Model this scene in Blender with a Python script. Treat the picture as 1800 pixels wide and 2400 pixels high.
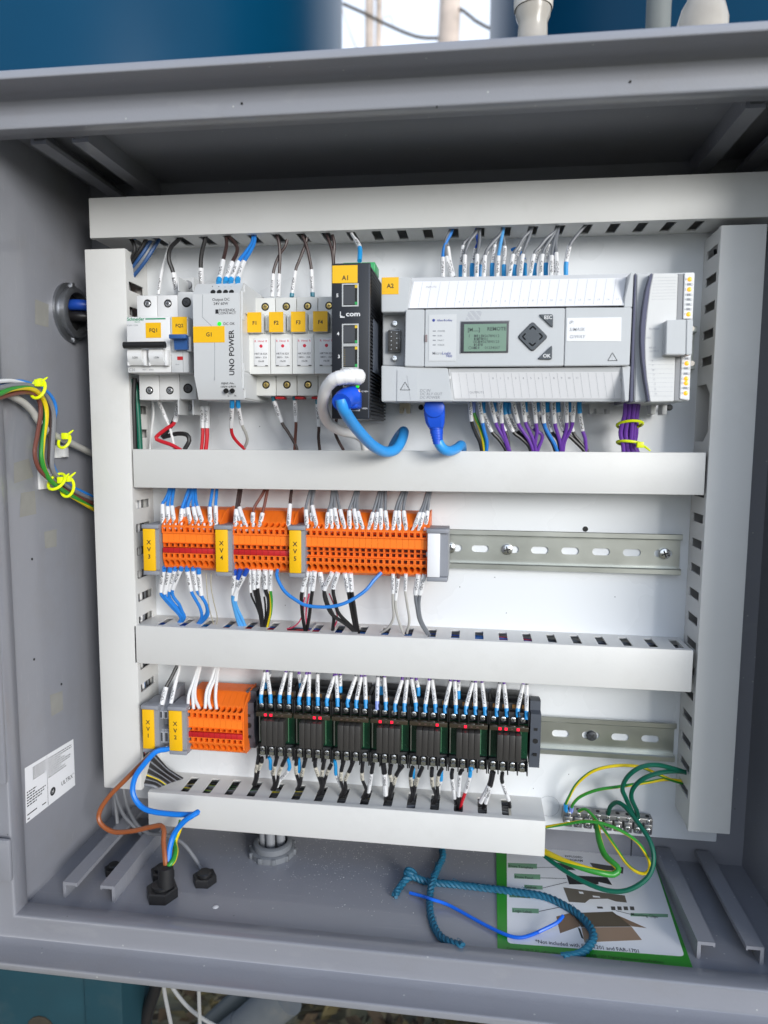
import bpy, bmesh, math, random
from mathutils import Vector, Matrix
random.seed(7)
SC = bpy.context.scene
COL = SC.collection
for ob in list(bpy.data.objects):
    bpy.data.objects.remove(ob)

# ------------------------------------------------------------------ camera
# all lengths below are millimetres (x right, y into the cabinet, z up; y = 0 is the mounting plate)
MM = 0.001
CC = Vector((297.6586, -621.8248, -167.7956)); FPX = 1640.19
_y, _p, _r = 0.1285, -0.1044, 0.0068
FW = Vector((-math.sin(_y)*math.cos(_p), math.cos(_y)*math.cos(_p), math.sin(_p)))
_rt = Vector((math.cos(_y), math.sin(_y), 0)); _up = _rt.cross(FW)
RT = _rt*math.cos(_r)+_up*math.sin(_r); UP = _up*math.cos(_r)-_rt*math.sin(_r)
cd = bpy.data.cameras.new('camera'); cam = bpy.data.objects.new('camera', cd); COL.objects.link(cam)
cd.sensor_fit = 'VERTICAL'; cd.sensor_height = 36; cd.sensor_width = 27; cd.lens = FPX/2400*36
cd.clip_start = 0.01; cd.clip_end = 600
cam.matrix_world = Matrix(((RT.x, UP.x, -FW.x, CC.x*MM), (RT.y, UP.y, -FW.y, CC.y*MM), (RT.z, UP.z, -FW.z, CC.z*MM), (0, 0, 0, 1)))
cd.dof.use_dof = True; cd.dof.focus_distance = 0.57; cd.dof.aperture_fstop = 5.6
SC.camera = cam
SC.render.resolution_x = 768; SC.render.resolution_y = 1024

# ------------------------------------------------------------------ sky, sun, exposure
SUN_EL, SUN_AZ = math.radians(13), math.radians(142)       # azimuth clockwise from +y
W = bpy.data.worlds.new('World'); SC.world = W; W.use_nodes = True
nt = W.node_tree; bg = nt.nodes['Background']; sky = nt.nodes.new('ShaderNodeTexSky')
sky.sky_type = 'NISHITA'; sky.sun_disc = False; sky.sun_elevation = SUN_EL; sky.sun_rotation = SUN_AZ
sky.air_density = 1.0; sky.dust_density = 0.6; sky.ozone_density = 4.0
tcw = nt.nodes.new('ShaderNodeTexCoord'); sxw = nt.nodes.new('ShaderNodeSeparateXYZ'); nt.links.new(tcw.outputs['Generated'], sxw.inputs[0])
rpw = nt.nodes.new('ShaderNodeValToRGB'); nt.links.new(sxw.outputs[2], rpw.inputs[0])          # thin bright cloud, whiter towards the horizon all the way round
ew = rpw.color_ramp.elements; ew[0].position = 0.0; ew[0].color = (0.9,0.9,0.9,1); ew[1].position = 0.85; ew[1].color = (0.1,0.1,0.1,1)
kw = ew.new(0.55); kw.color = (0.75,0.75,0.75,1)
mxw = nt.nodes.new('ShaderNodeMix'); mxw.data_type = 'RGBA'; mxw.inputs[7].default_value = (3.7,3.95,4.3,1)
nt.links.new(rpw.outputs[0], mxw.inputs[0]); nt.links.new(sky.outputs[0], mxw.inputs[6]); nt.links.new(mxw.outputs[2], bg.inputs[0]); bg.inputs[1].default_value = 0.13
sl = bpy.data.lights.new('sun', 'SUN'); sl.energy = 0.95; sl.angle = math.radians(22); sl.color = (1,0.985,0.95)
so = bpy.data.objects.new('sun', sl); COL.objects.link(so)
sd = Vector((math.sin(SUN_AZ)*math.cos(SUN_EL), math.cos(SUN_AZ)*math.cos(SUN_EL), math.sin(SUN_EL)))
so.rotation_euler = (-sd).to_track_quat('-Z', 'Y').to_euler()
SC.view_settings.view_transform = 'Standard'; SC.view_settings.look = 'None'
SC.view_settings.exposure = 1.5; SC.view_settings.gamma = 1.0
SC.render.engine = 'CYCLES'; SC.cycles.max_bounces = 8

# ------------------------------------------------------------------ survey: photo crops -> points on real planes
CR = dict(A=(180,520,3.6065),B=(560,520,3.6065),C=(880,500,3.6065),D=(1300,500,3.6065),E=(300,1130,3.95),F=(660,1130,3.95),G=(1040,1130,2.592),
 H=(220,1540,3.318),I=(560,1540,4.1475),J=(920,1540,4.1475),K=(1220,1640,3.318),L=(140,1900,2.765),M=(0,640,3.685),N=(0,1240,3.072),
 O=(700,1960,2.765),P=(1120,1960,2.4397),Q=(1540,400,2.458),R=(1500,1200,2.457),S=(0,0,1.8433),T=(900,0,1.8433),Z=(0,0,1.0))
def ray(c, x, y):
    a, b, s = CR[c]; u = a+x/s; v = b+y/s
    return FW+RT*((u-900)/FPX)+UP*((1200-v)/FPX)
def at(c, x, y, Y): d = ray(c, x, y); return CC+d*((Y-CC.y)/d.y)
def atz(c, x, y, Z): d = ray(c, x, y); return CC+d*((Z-CC.z)/d.z)
def atx(c, x, y, X): d = ray(c, x, y); return CC+d*((X-CC.x)/d.x)
def rect(c, x0, y0, x1, y1, Y):
    a, b, e, f = at(c,x0,y0,Y), at(c,x1,y0,Y), at(c,x1,y1,Y), at(c,x0,y1,Y)
    return (a.x+f.x)/2, (b.x+e.x)/2, (e.z+f.z)/2, (a.z+b.z)/2

# ------------------------------------------------------------------ materials
MATS = {}
def mat(name, col, rough=0.5, metal=0.0, var=0.06, vscale=60, bump=0.0, bscale=800, emit=0.0, spec=0.5, trans=0.0, coat=0.0, dirt=0.0, speck=0.0):
    if name in MATS: return MATS[name]
    m = bpy.data.materials.new(name); m.use_nodes = True; n = m.node_tree.nodes; l = m.node_tree.links
    b = n['Principled BSDF']
    b.inputs['Roughness'].default_value = rough; b.inputs['Metallic'].default_value = metal
    b.inputs['Specular IOR Level'].default_value = spec
    b.inputs['Transmission Weight'].default_value = trans
    b.inputs['Coat Weight'].default_value = coat
    tc = n.new('ShaderNodeTexCoord')
    nz = n.new('ShaderNodeTexNoise'); nz.inputs['Scale'].default_value = vscale; nz.inputs['Detail'].default_value = 5
    l.new(tc.outputs['Object'], nz.inputs['Vector'])
    mx = n.new('ShaderNodeMix'); mx.data_type = 'RGBA'
    c = Vector(col)
    mx.inputs[6].default_value = (*(c*(1-var)), 1); mx.inputs[7].default_value = (*[min(1, k*(1+var)) for k in c], 1)
    l.new(nz.outputs[0], mx.inputs[0])
    out = mx.outputs[2]
    if dirt:
        n2 = n.new('ShaderNodeTexNoise'); n2.inputs['Scale'].default_value = 14; n2.inputs['Detail'].default_value = 8; n2.inputs['Roughness'].default_value = 0.7
        l.new(tc.outputs['Object'], n2.inputs['Vector'])
        rp = n.new('ShaderNodeValToRGB'); rp.color_ramp.elements[0].position = 0.55; rp.color_ramp.elements[1].position = 0.8
        l.new(n2.outputs[0], rp.inputs[0])
        md = n.new('ShaderNodeMath'); md.operation = 'MULTIPLY'; md.inputs[1].default_value = dirt; l.new(rp.outputs[0], md.inputs[0])
        m2 = n.new('ShaderNodeMix'); m2.data_type = 'RGBA'; m2.inputs[7].default_value = (0.2, 0.17, 0.12, 1)
        l.new(md.outputs[0], m2.inputs[0]); l.new(out, m2.inputs[6]); out = m2.outputs[2]
    if speck:
        for sc, th, c_, am in ((130, 0.09, (0.62,0.62,0.60,1), speck), (70, 0.05, (0.05,0.05,0.05,1), speck)):
            vo = n.new('ShaderNodeTexVoronoi'); vo.inputs['Scale'].default_value = sc; l.new(tc.outputs['Object'], vo.inputs['Vector'])
            lt_ = n.new('ShaderNodeMath'); lt_.operation = 'LESS_THAN'; lt_.inputs[1].default_value = th; l.new(vo.outputs['Distance'], lt_.inputs[0])
            sc_ = n.new('ShaderNodeSeparateColor'); l.new(vo.outputs['Color'], sc_.inputs[0])
            pk = n.new('ShaderNodeMath'); pk.operation = 'GREATER_THAN'; pk.inputs[1].default_value = 0.86; l.new(sc_.outputs[0], pk.inputs[0])
            mu = n.new('ShaderNodeMath'); mu.operation = 'MULTIPLY'; l.new(lt_.outputs[0], mu.inputs[0]); l.new(pk.outputs[0], mu.inputs[1])
            mv = n.new('ShaderNodeMath'); mv.operation = 'MULTIPLY'; mv.inputs[1].default_value = am; l.new(mu.outputs[0], mv.inputs[0])
            ms = n.new('ShaderNodeMix'); ms.data_type = 'RGBA'; ms.inputs[7].default_value = c_; l.new(mv.outputs[0], ms.inputs[0]); l.new(out, ms.inputs[6]); out = ms.outputs[2]
        sv = n.new('ShaderNodeMapping'); sv.inputs['Scale'].default_value = (30, 400, 60); sv.inputs['Rotation'].default_value = (0.4, 0.3, 0.5); l.new(tc.outputs['Object'], sv.inputs['Vector'])
        sn = n.new('ShaderNodeTexNoise'); sn.inputs['Scale'].default_value = 1.0; sn.inputs['Detail'].default_value = 4; l.new(sv.outputs[0], sn.inputs['Vector'])
        sr = n.new('ShaderNodeValToRGB'); sr.color_ramp.elements[0].position = 0.62; sr.color_ramp.elements[1].position = 0.72; l.new(sn.outputs[0], sr.inputs[0])
        sm = n.new('ShaderNodeMath'); sm.operation = 'MULTIPLY'; sm.inputs[1].default_value = 0.16*speck; l.new(sr.outputs[0], sm.inputs[0])
        ms = n.new('ShaderNodeMix'); ms.data_type = 'RGBA'; ms.inputs[7].default_value = (0.5,0.5,0.5,1); l.new(sm.outputs[0], ms.inputs[0]); l.new(out, ms.inputs[6]); out = ms.outputs[2]
    l.new(out, b.inputs['Base Color'])
    if emit:
        b.inputs['Emission Color'].default_value = (*col, 1); b.inputs['Emission Strength'].default_value = emit
    rn = n.new('ShaderNodeMath'); rn.operation = 'MULTIPLY_ADD'; rn.inputs[1].default_value = 0.16; rn.inputs[2].default_value = max(0.02, rough-0.08)
    l.new(nz.outputs[0], rn.inputs[0]); l.new(rn.outputs[0], b.inputs['Roughness'])
    if bump:
        bn = n.new('ShaderNodeTexNoise'); bn.inputs['Scale'].default_value = bscale; bn.inputs['Detail'].default_value = 3
        l.new(tc.outputs['Object'], bn.inputs['Vector'])
        bp = n.new('ShaderNodeBump'); bp.inputs['Strength'].default_value = bump; bp.inputs['Distance'].default_value = 0.0004
        l.new(bn.outputs[0], bp.inputs['Height']); l.new(bp.outputs[0], b.inputs['Normal'])
    MATS[name] = m; return m
grey_paint = mat('grey_paint', (0.255,0.26,0.288), 0.36, bump=0.25, bscale=500, var=0.07, vscale=9, dirt=0.22, speck=0.5, coat=0.35)
plate_paint = mat('plate_paint', (0.78,0.80,0.82), 0.28, var=0.015, vscale=6, bump=0.04, bscale=300)
duct_pvc = mat('duct_pvc', (0.665,0.66,0.64), 0.42, var=0.05, vscale=16, bump=0.10, bscale=400, dirt=0.10, speck=0.18)
white_plastic = mat('white_plastic', (0.74,0.74,0.74), 0.4, var=0.02)
cream_plastic = mat('cream_plastic', (0.72,0.72,0.69), 0.38, var=0.02)
grey_plastic = mat('grey_plastic', (0.52,0.535,0.545), 0.45, var=0.03, bump=0.1, bscale=2500)
light_grey = mat('light_grey', (0.60,0.61,0.615), 0.4, var=0.03, bump=0.06, bscale=2500)
mid_grey = mat('mid_grey', (0.26,0.265,0.28), 0.5)
bracket_grey = mat('bracket_grey', (0.26,0.27,0.30), 0.5)
dark_grey = mat('dark_grey', (0.05,0.053,0.06), 0.5)
slate = mat('slate', (0.085,0.10,0.13), 0.45)
black_plastic = mat('black_plastic', (0.014,0.014,0.015), 0.4)
black_metal = mat('black_metal', (0.011,0.013,0.018), 0.42, bump=0.1, bscale=1500)
hole_black = mat('hole_black', (0.006,0.006,0.006), 0.6)
orange = mat('orange_plastic', (0.90,0.17,0.012), 0.42, var=0.05)
orange_band = mat('orange_strip', (0.93,0.21,0.015), 0.38, var=0.04)  # slightly lighter orange for the flat middle band of the terminals
red_plastic = mat('red_plastic', (0.50,0.012,0.015), 0.4)
yellow_label = mat('yellow_label', (0.86,0.48,0.002), 0.45, var=0.02)
white_label = mat('white_label', (0.80,0.80,0.82), 0.5, var=0.015)
paper = mat('paper', (0.82,0.82,0.84), 0.6, var=0.015)
ink = mat('ink', (0.015,0.015,0.018), 0.6)
grey_ink = mat('grey_ink', (0.26,0.27,0.29), 0.6)
faint_ink = mat('faint_ink', (0.42,0.43,0.46), 0.6)
blue_ink = mat('blue_ink', (0.03,0.05,0.28), 0.5)
green_ink = mat('green_ink', (0.01,0.26,0.12), 0.5)
red_ink = mat('red_ink', (0.62,0.02,0.05), 0.5)
white_ink = mat('white_ink', (0.75,0.75,0.75), 0.5)
zinc = mat('zinc', (0.60,0.61,0.565), 0.34, metal=1.0, var=0.16, vscale=25, bump=0.05, bscale=200)
steel = mat('steel', (0.72,0.72,0.72), 0.18, metal=1.0, var=0.1)
brass = mat('brass', (0.62,0.46,0.16), 0.25, metal=1.0, var=0.1)
copper = mat('copper', (0.75,0.38,0.14), 0.35, metal=1.0, var=0.1)
recess_dark = mat('recess_dark', (0.025,0.025,0.025), 0.5)
relay_grey = mat('relay_grey', (0.040,0.037,0.034), 0.4)
smoke = mat('smoke', (0.045,0.035,0.022), 0.2)
pcb = mat('pcb', (0.003,0.040,0.018), 0.25, var=0.2, vscale=300)
led_red = mat('led_red', (1.0,0.01,0.04), 0.3, emit=0.45)
led_off = mat('led_off', (0.10,0.06,0.05), 0.3)
led_amber = mat('led_amber', (1.0,0.30,0.01), 0.3, emit=0.4)
led_green = mat('led_green', (0.02,0.8,0.03), 0.3, emit=0.3)
lcd = mat('lcd', (0.17,0.27,0.20), 0.2, var=0.02)
lcd_ink = mat('lcd_ink', (0.05,0.075,0.065), 0.4)
key_grey = mat('key_grey', (0.065,0.075,0.085), 0.4)
blue_plastic = mat('blue_plastic', (0.03,0.10,0.30), 0.4)
plug_blue = mat('plug_blue', (0.008,0.085,0.62), 0.38)
cable_blue = mat('cable_blue', (0.035,0.32,0.78), 0.36, spec=0.6)
plug_grey = mat('plug_grey', (0.80,0.79,0.78), 0.45)
conn_green = mat('conn_green', (0.02,0.34,0.10), 0.35)
violet_edge = mat('violet_edge', (0.085,0.085,0.14), 0.22)
latch_beige = mat('latch_beige', (0.52,0.45,0.32), 0.4)
tie_yellow = mat('tie_yellow', (0.80,0.92,0.005), 0.4, var=0.02)
C_ = dict(black=(0.014,0.013,0.014), brown=(0.045,0.024,0.022), redbrown=(0.16,0.05,0.035), bigbrown=(0.30,0.085,0.025), blue=(0.02,0.20,0.62), navy=(0.012,0.07,0.42), lightblue=(0.09,0.36,0.74),
  bigblue=(0.006,0.19,0.70), grey=(0.17,0.18,0.20), white=(0.74,0.74,0.74), clear=(0.46,0.45,0.42), red=(0.55,0.010,0.022), pink=(0.62,0.05,0.12), purple=(0.15,0.045,0.36), green=(0.0,0.11,0.065),
  shaded_blue=(0.025,0.085,0.24), hang=(0.30,0.30,0.30), tan=(0.42,0.38,0.28), cabgrey=(0.20,0.205,0.22), ferrule=(0.015,0.30,0.68), pale_ferrule=(0.25,0.33,0.75), teal_ferrule=(0.02,0.20,0.28), beige=(0.58,0.55,0.47), yellow=(0.85,0.55,0.01))
def wmat(c):
    if c == 'yg': return striped()
    if c == 'sleeve': return sleeve_mat('sleeve', (0.76,0.76,0.77))
    if c == 'beige_sleeve': return sleeve_mat('beige_sleeve', (0.56,0.53,0.45))
    return mat('wire_'+c, C_[c], 0.4, var=0.04, vscale=150)
def striped():
    if 'wire_yg' in MATS: return MATS['wire_yg']
    m = mat('wire_yg', (0.8,0.6,0.02), 0.36); n = m.node_tree.nodes; l = m.node_tree.links; b = n['Principled BSDF']
    uv = n.new('ShaderNodeUVMap'); sx = n.new('ShaderNodeSeparateXYZ'); l.new(uv.outputs[0], sx.inputs[0])
    ad = n.new('ShaderNodeMath'); ad.operation = 'MULTIPLY_ADD'; ad.inputs[1].default_value = 0.006; l.new(sx.outputs[1], ad.inputs[0]); l.new(sx.outputs[0], ad.inputs[2])
    fr = n.new('ShaderNodeMath'); fr.operation = 'FRACT'; l.new(ad.outputs[0], fr.inputs[0])
    gt = n.new('ShaderNodeMath'); gt.operation = 'GREATER_THAN'; gt.inputs[1].default_value = 0.5; l.new(fr.outputs[0], gt.inputs[0])
    mx = n.new('ShaderNodeMix'); mx.data_type = 'RGBA'; mx.inputs[6].default_value = (0.74,0.56,0.008,1); mx.inputs[7].default_value = (0.03,0.26,0.03,1)
    l.new(gt.outputs[0], mx.inputs[0]); l.new(mx.outputs[2], b.inputs['Base Color']); return m
def sleeve_mat(name, col):
    if name in MATS: return MATS[name]
    m = mat(name, col, 0.5, var=0.02); n = m.node_tree.nodes; l = m.node_tree.links; b = n['Principled BSDF']
    uv = n.new('ShaderNodeUVMap'); sx = n.new('ShaderNodeSeparateXYZ'); l.new(uv.outputs[0], sx.inputs[0])
    def mth(op, a, k=None, k2=None):
        q = n.new('ShaderNodeMath'); q.operation = op
        l.new(a, q.inputs[0])
        if k is not None:
            if isinstance(k, (int, float)): q.inputs[1].default_value = k
            else: l.new(k, q.inputs[1])
        if k2 is not None: q.inputs[2].default_value = k2
        return q.outputs[0]
    cu = mth('FLOOR', mth('MULTIPLY', sx.outputs[0], 22)); cv = mth('FLOOR', mth('MULTIPLY', sx.outputs[1], 2.3))
    cb = n.new('ShaderNodeCombineXYZ'); l.new(cu, cb.inputs[0]); l.new(cv, cb.inputs[1])
    oi = n.new('ShaderNodeObjectInfo'); l.new(oi.outputs['Random'], cb.inputs[2])
    wn = n.new('ShaderNodeTexWhiteNoise'); wn.noise_dimensions = '3D'; l.new(cb.outputs[0], wn.inputs['Vector'])
    on = mth('GREATER_THAN', wn.outputs['Value'], 0.5)
    du = mth('ABSOLUTE', mth('SUBTRACT', sx.outputs[0], 0.5)); ins = mth('LESS_THAN', du, 0.095)
    dv = mth('ABSOLUTE', mth('SUBTRACT', sx.outputs[1], 8.5)); inv = mth('LESS_THAN', dv, 5.2)
    f = mth('MULTIPLY', mth('MULTIPLY', on, ins), inv)
    f = mth('MULTIPLY', f, 0.85)
    old = b.inputs['Base Color'].links[0].from_socket
    mx = n.new('ShaderNodeMix'); mx.data_type = 'RGBA'; mx.inputs[7].default_value = (0.03,0.03,0.035,1)
    l.new(f, mx.inputs[0]); l.new(old, mx.inputs[6]); l.new(mx.outputs[2], b.inputs['Base Color']); return m

# ------------------------------------------------------------------ mesh builder
ORG = {}
_txt = {}
def text_geo(s, bold=0.004):
    if (s, bold) in _txt: return _txt[s, bold]
    cu = bpy.data.curves.new('t', 'FONT'); cu.body = s; cu.size = 1.0; cu.resolution_u = 2; cu.offset = bold
    o = bpy.data.objects.new('t', cu)
    me = o.to_mesh()
    vs = [(v.co.x, v.co.y) for v in me.vertices]; fs = [tuple(p.vertices) for p in me.polygons]
    o.to_mesh_clear(); bpy.data.objects.remove(o); bpy.data.curves.remove(cu)
    _txt[s, bold] = (vs, fs); return _txt[s, bold]
class MB:
    def __init__(s): s.v = []; s.f = []; s.m = []; s.uv = {}; s.k = 0
    def add(s, vs, fs):
        o = len(s.v); s.v += [Vector(p) for p in vs]
        for f in fs: s.f.append(tuple(i+o for i in f)); s.m.append(s.k)
        return s
    def box(s, x0, x1, y0, y1, z0, z1):
        return s.add([(x0,y0,z0),(x1,y0,z0),(x1,y1,z0),(x0,y1,z0),(x0,y0,z1),(x1,y0,z1),(x1,y1,z1),(x0,y1,z1)],
                     [(0,3,2,1),(4,5,6,7),(0,1,5,4),(1,2,6,5),(2,3,7,6),(3,0,4,7)])
    def bbox(s, x0, x1, y0, y1, z0, z1, b=0.6, seg=2):
        bm = bmesh.new(); bmesh.ops.create_cube(bm, size=1)
        for v in bm.verts: v.co = Vector(((x0+x1)/2+v.co.x*(x1-x0), (y0+y1)/2+v.co.y*(y1-y0), (z0+z1)/2+v.co.z*(z1-z0)))
        bmesh.ops.bevel(bm, geom=bm.edges[:], offset=b, segments=seg, affect='EDGES', profile=0.5)
        return s.bm(bm)
    def bm(s, bm):
        bm.verts.index_update(); s.add([v.co.copy() for v in bm.verts], [tuple(v.index for v in f.verts) for f in bm.faces]); bm.free(); return s
    def prism(s, poly, n0, n1, mp):      # poly of 2D points, mp(a,b,n) -> xyz
        k = len(poly); vs = [mp(a,b,n0) for a,b in poly]+[mp(a,b,n1) for a,b in poly]
        fs = [tuple(range(k-1,-1,-1)), tuple(range(k,2*k))]+[(i,(i+1)%k,(i+1)%k+k,i+k) for i in range(k)]
        return s.add(vs, fs)
    def xz(s, poly, y0, y1): return s.prism(poly, y0, y1, lambda a,b,n: (a,n,b))       # outline in the x-z plane, thick along y
    def yz(s, poly, x0, x1): return s.prism(poly, x0, x1, lambda a,b,n: (n,a,b))
    def cyl(s, p, q, r, n=12, r2=None, cap=True):
        p = Vector(p); q = Vector(q); d = (q-p).normalized(); a = d.orthogonal().normalized(); b = d.cross(a); r2 = r if r2 is None else r2
        vs = [p+(a*math.cos(2*math.pi*i/n)+b*math.sin(2*math.pi*i/n))*r for i in range(n)]+[q+(a*math.cos(2*math.pi*i/n)+b*math.sin(2*math.pi*i/n))*r2 for i in range(n)]
        fs = [(i,(i+1)%n,(i+1)%n+n,i+n) for i in range(n)]
        if cap: fs += [tuple(range(n-1,-1,-1)), tuple(range(n,2*n))]
        return s.add(vs, fs)
    def lathe(s, c, axis, prof, n=16, ph=0.0, ribs=0.0):      # prof: (radius, distance along axis)
        c = Vector(c); d = Vector(axis).normalized(); a = d.orthogonal().normalized(); b = d.cross(a)
        vs = []; fs = []
        for r, h in prof:
            for i in range(n):
                rr = r*(1+(ribs if i % 2 else 0)); t = 2*math.pi*i/n+ph
                vs.append(c+d*h+(a*math.cos(t)+b*math.sin(t))*rr)
        for j in range(len(prof)-1):
            for i in range(n): fs.append((j*n+i, j*n+(i+1)%n, (j+1)*n+(i+1)%n, (j+1)*n+i))
        fs.append(tuple(range(n-1,-1,-1))); fs.append(tuple(range((len(prof)-1)*n, len(prof)*n)))
        return s.add(vs, fs)
    def tube(s, pts, r, n=8, uv0=0.0, cap=True):
        pts = [Vector(p) for p in pts]; m = len(pts); o = len(s.v); f0 = len(s.f)
        T = [(pts[min(i+1,m-1)]-pts[max(i-1,0)]).normalized() for i in range(m)]
        ref = Vector((0,1,0)); ref = ref-T[0]*ref.dot(T[0])
        if ref.length < 0.2: ref = Vector((1,0,0)); ref = ref-T[0]*ref.dot(T[0])
        ref.normalize(); L = uv0; acc = []
        for i in range(m):
            if i:
                ref = ref-T[i]*ref.dot(T[i]); ref.normalize(); L += (pts[i]-pts[i-1]).length
            b = T[i].cross(ref); acc.append(L); ri = r[i] if isinstance(r, (list,tuple)) else r
            for k in range(n):
                t = 2*math.pi*k/n; s.v.append(pts[i]+(ref*math.cos(t)+b*math.sin(t))*ri)
        for i in range(m-1):
            for k in range(n):
                s.uv[len(s.f)] = [(k/n,acc[i]),((k+1)/n,acc[i]),((k+1)/n,acc[i+1]),(k/n,acc[i+1])]
                s.f.append((o+i*n+k, o+i*n+(k+1)%n, o+(i+1)*n+(k+1)%n, o+(i+1)*n+k)); s.m.append(s.k)
        if cap:
            s.f.append(tuple(o+k for k in range(n-1,-1,-1))); s.m.append(s.k)
            s.f.append(tuple(o+(m-1)*n+k for k in range(n))); s.m.append(s.k)
        return s
    def text(s, t, x, y, z, h, al='c', rot=0, xs=1.0, mp=None, slant=0.0):   # h = capital height
        vs, fs = text_geo(t, 0.022 if h >= 2.4 else 0.004)
        if not vs: return s
        k = h/0.69; x0 = min(p[0] for p in vs); x1 = max(p[0] for p in vs); w = (x1-x0)*k*xs
        ox = {'c': -w/2, 'l': 0, 'r': -w}[al]; c, d = math.cos(rot), math.sin(rot); out = []
        for a, b in vs:
            u = (a-x0)*k*xs+ox+slant*b*k; v = b*k-(0 if mp else h/2)
            uu, vv = u*c-v*d, u*d+v*c
            out.append(mp(uu, vv) if mp else (x+uu, y, z+vv))
        return s.add(out, fs)
    def holed(s, p00, p10, p11, p01, kind, w, h, depth, inset=(0.5,0.5)):   # quad face with a real recess
        p00, p10, p11, p01 = map(Vector, (p00,p10,p11,p01)); U = p10-p00; V = p01-p00; nrm = U.cross(V).normalized()
        lu, lv = U.length, V.length; u = U/lu; v = V/lv; c = p00+U*inset[0]+V*inset[1]
        outer = [p00, (p00+p10)/2, p10, (p10+p11)/2, p11, (p11+p01)/2, p01, (p01+p00)/2]
        if kind == 'o': inner = [c+u*(w/2*math.cos(t))+v*(h/2*math.sin(t)) for t in [math.pi*(1.25+0.25*i) for i in range(8)]]
        else: inner = [c+u*(a*w/2)+v*(b*h/2) for a,b in [(-1,-1),(0,-1),(1,-1),(1,0),(1,1),(0,1),(-1,1),(-1,0)]]
        deep = [q-nrm*depth for q in inner]
        fs = [(i,(i+1)%8,8+(i+1)%8,8+i) for i in range(8)]+[(8+i,8+(i+1)%8,16+(i+1)%8,16+i) for i in range(8)]+[tuple(range(16,24))]
        return s.add(outer+inner+deep, fs)
    def mesh(s, name, mats, org=Vector((0,0,0)), ang=35):
        me = bpy.data.meshes.new(name)
        me.from_pydata([tuple((p-org)*MM) for p in s.v], [], s.f)
        for m in (mats if isinstance(mats, (list,tuple)) else [mats]): me.materials.append(m)
        if max(s.m or [0]): me.polygons.foreach_set('material_index', s.m)
        if s.uv:
            ul = me.uv_layers.new(name='UVMap')
            for fi, q in s.uv.items():
                ls = me.polygons[fi].loop_start
                for j, t in enumerate(q): ul.data[ls+j].uv = t
        me.shade_smooth(); me.set_sharp_from_angle(angle=math.radians(ang)); me.update()
        return me
    def part(s, name, mats, parent, label=None, ang=35):
        root = parent
        while root.parent: root = root.parent
        o = bpy.data.objects.new(name, s.mesh(name, mats, ORG[root.name], ang)); COL.objects.link(o); o.parent = parent
        if label: o['label'] = label
        return o
    def thing(s, name, mats, label, cat, loc=None, group=None, kind=None, ang=35):
        loc = Vector(loc) if loc is not None else sum(s.v, Vector())/len(s.v)
        o = bpy.data.objects.new(name, s.mesh(name, mats, loc, ang)); COL.objects.link(o); o.location = loc*MM; ORG[o.name] = loc
        tag(o, label, cat, group, kind); return o
def tag(o, label=None, cat=None, group=None, kind=None):
    if label: o['label'] = label
    if cat: o['category'] = cat
    if group: o['group'] = group
    if kind: o['kind'] = kind
def thing(name, label, cat, loc, group=None):
    o = bpy.data.objects.new(name, None); COL.objects.link(o); o.empty_display_size = 0.01
    o.location = Vector(loc)*MM; ORG[o.name] = Vector(loc); tag(o, label, cat, group); return o
def inst(name, me, pos, parent, label=None, rot=None):     # a part that shares its mesh with alike parts; pos in world mm
    root = parent
    while root.parent: root = root.parent
    o = bpy.data.objects.new(name, me); COL.objects.link(o); o.parent = parent
    off = Vector(pos)-ORG[root.name]
    if parent is not root: off = off-parent.location/MM
    o.location = off*MM
    if rot: o.rotation_euler = rot
    if label: o['label'] = label
    return o
def kids(o): return [c for c in bpy.data.objects if c.parent == o]
def copy_tree(o, parent=None):
    c = o.copy(); COL.objects.link(c)
    if parent: c.parent = parent
    for ch in kids(o): copy_tree(ch, c)
    return c
def dup(o, loc, label):
    c = copy_tree(o); c.location = Vector(loc)*MM; ORG[c.name] = Vector(loc); c['label'] = label; return c

# ------------------------------------------------------------------ wires
def smooth(P, step=2.2):
    if len(P) < 3:
        n = max(2, int((P[-1]-P[0]).length/step)); return [P[0].lerp(P[-1], i/n) for i in range(n+1)]
    Q = [P[0]*2-P[1]]+P+[P[-1]*2-P[-2]]; out = []
    for i in range(1, len(Q)-2):
        a, b, c, d = Q[i-1:i+3]; n = max(2, int((c-b).length/step))
        for j in range(n):
            t = j/n; out.append(0.5*((2*b)+(c-a)*t+(2*a-5*b+4*c-d)*t*t+(3*b-a-3*c+d)*t**3))
    out.append(P[-1]); return out
def cut(path, a, b):
    acc = 0; out = []
    for i in range(len(path)-1):
        l = (path[i+1]-path[i]).length
        if l < 1e-6: continue
        if acc+l > a and acc < b:
            t0 = max(0, (a-acc)/l); t1 = min(1, (b-acc)/l)
            if not out: out.append(path[i].lerp(path[i+1], t0))
            out.append(path[i].lerp(path[i+1], t1))
        acc += l
    return out
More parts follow.
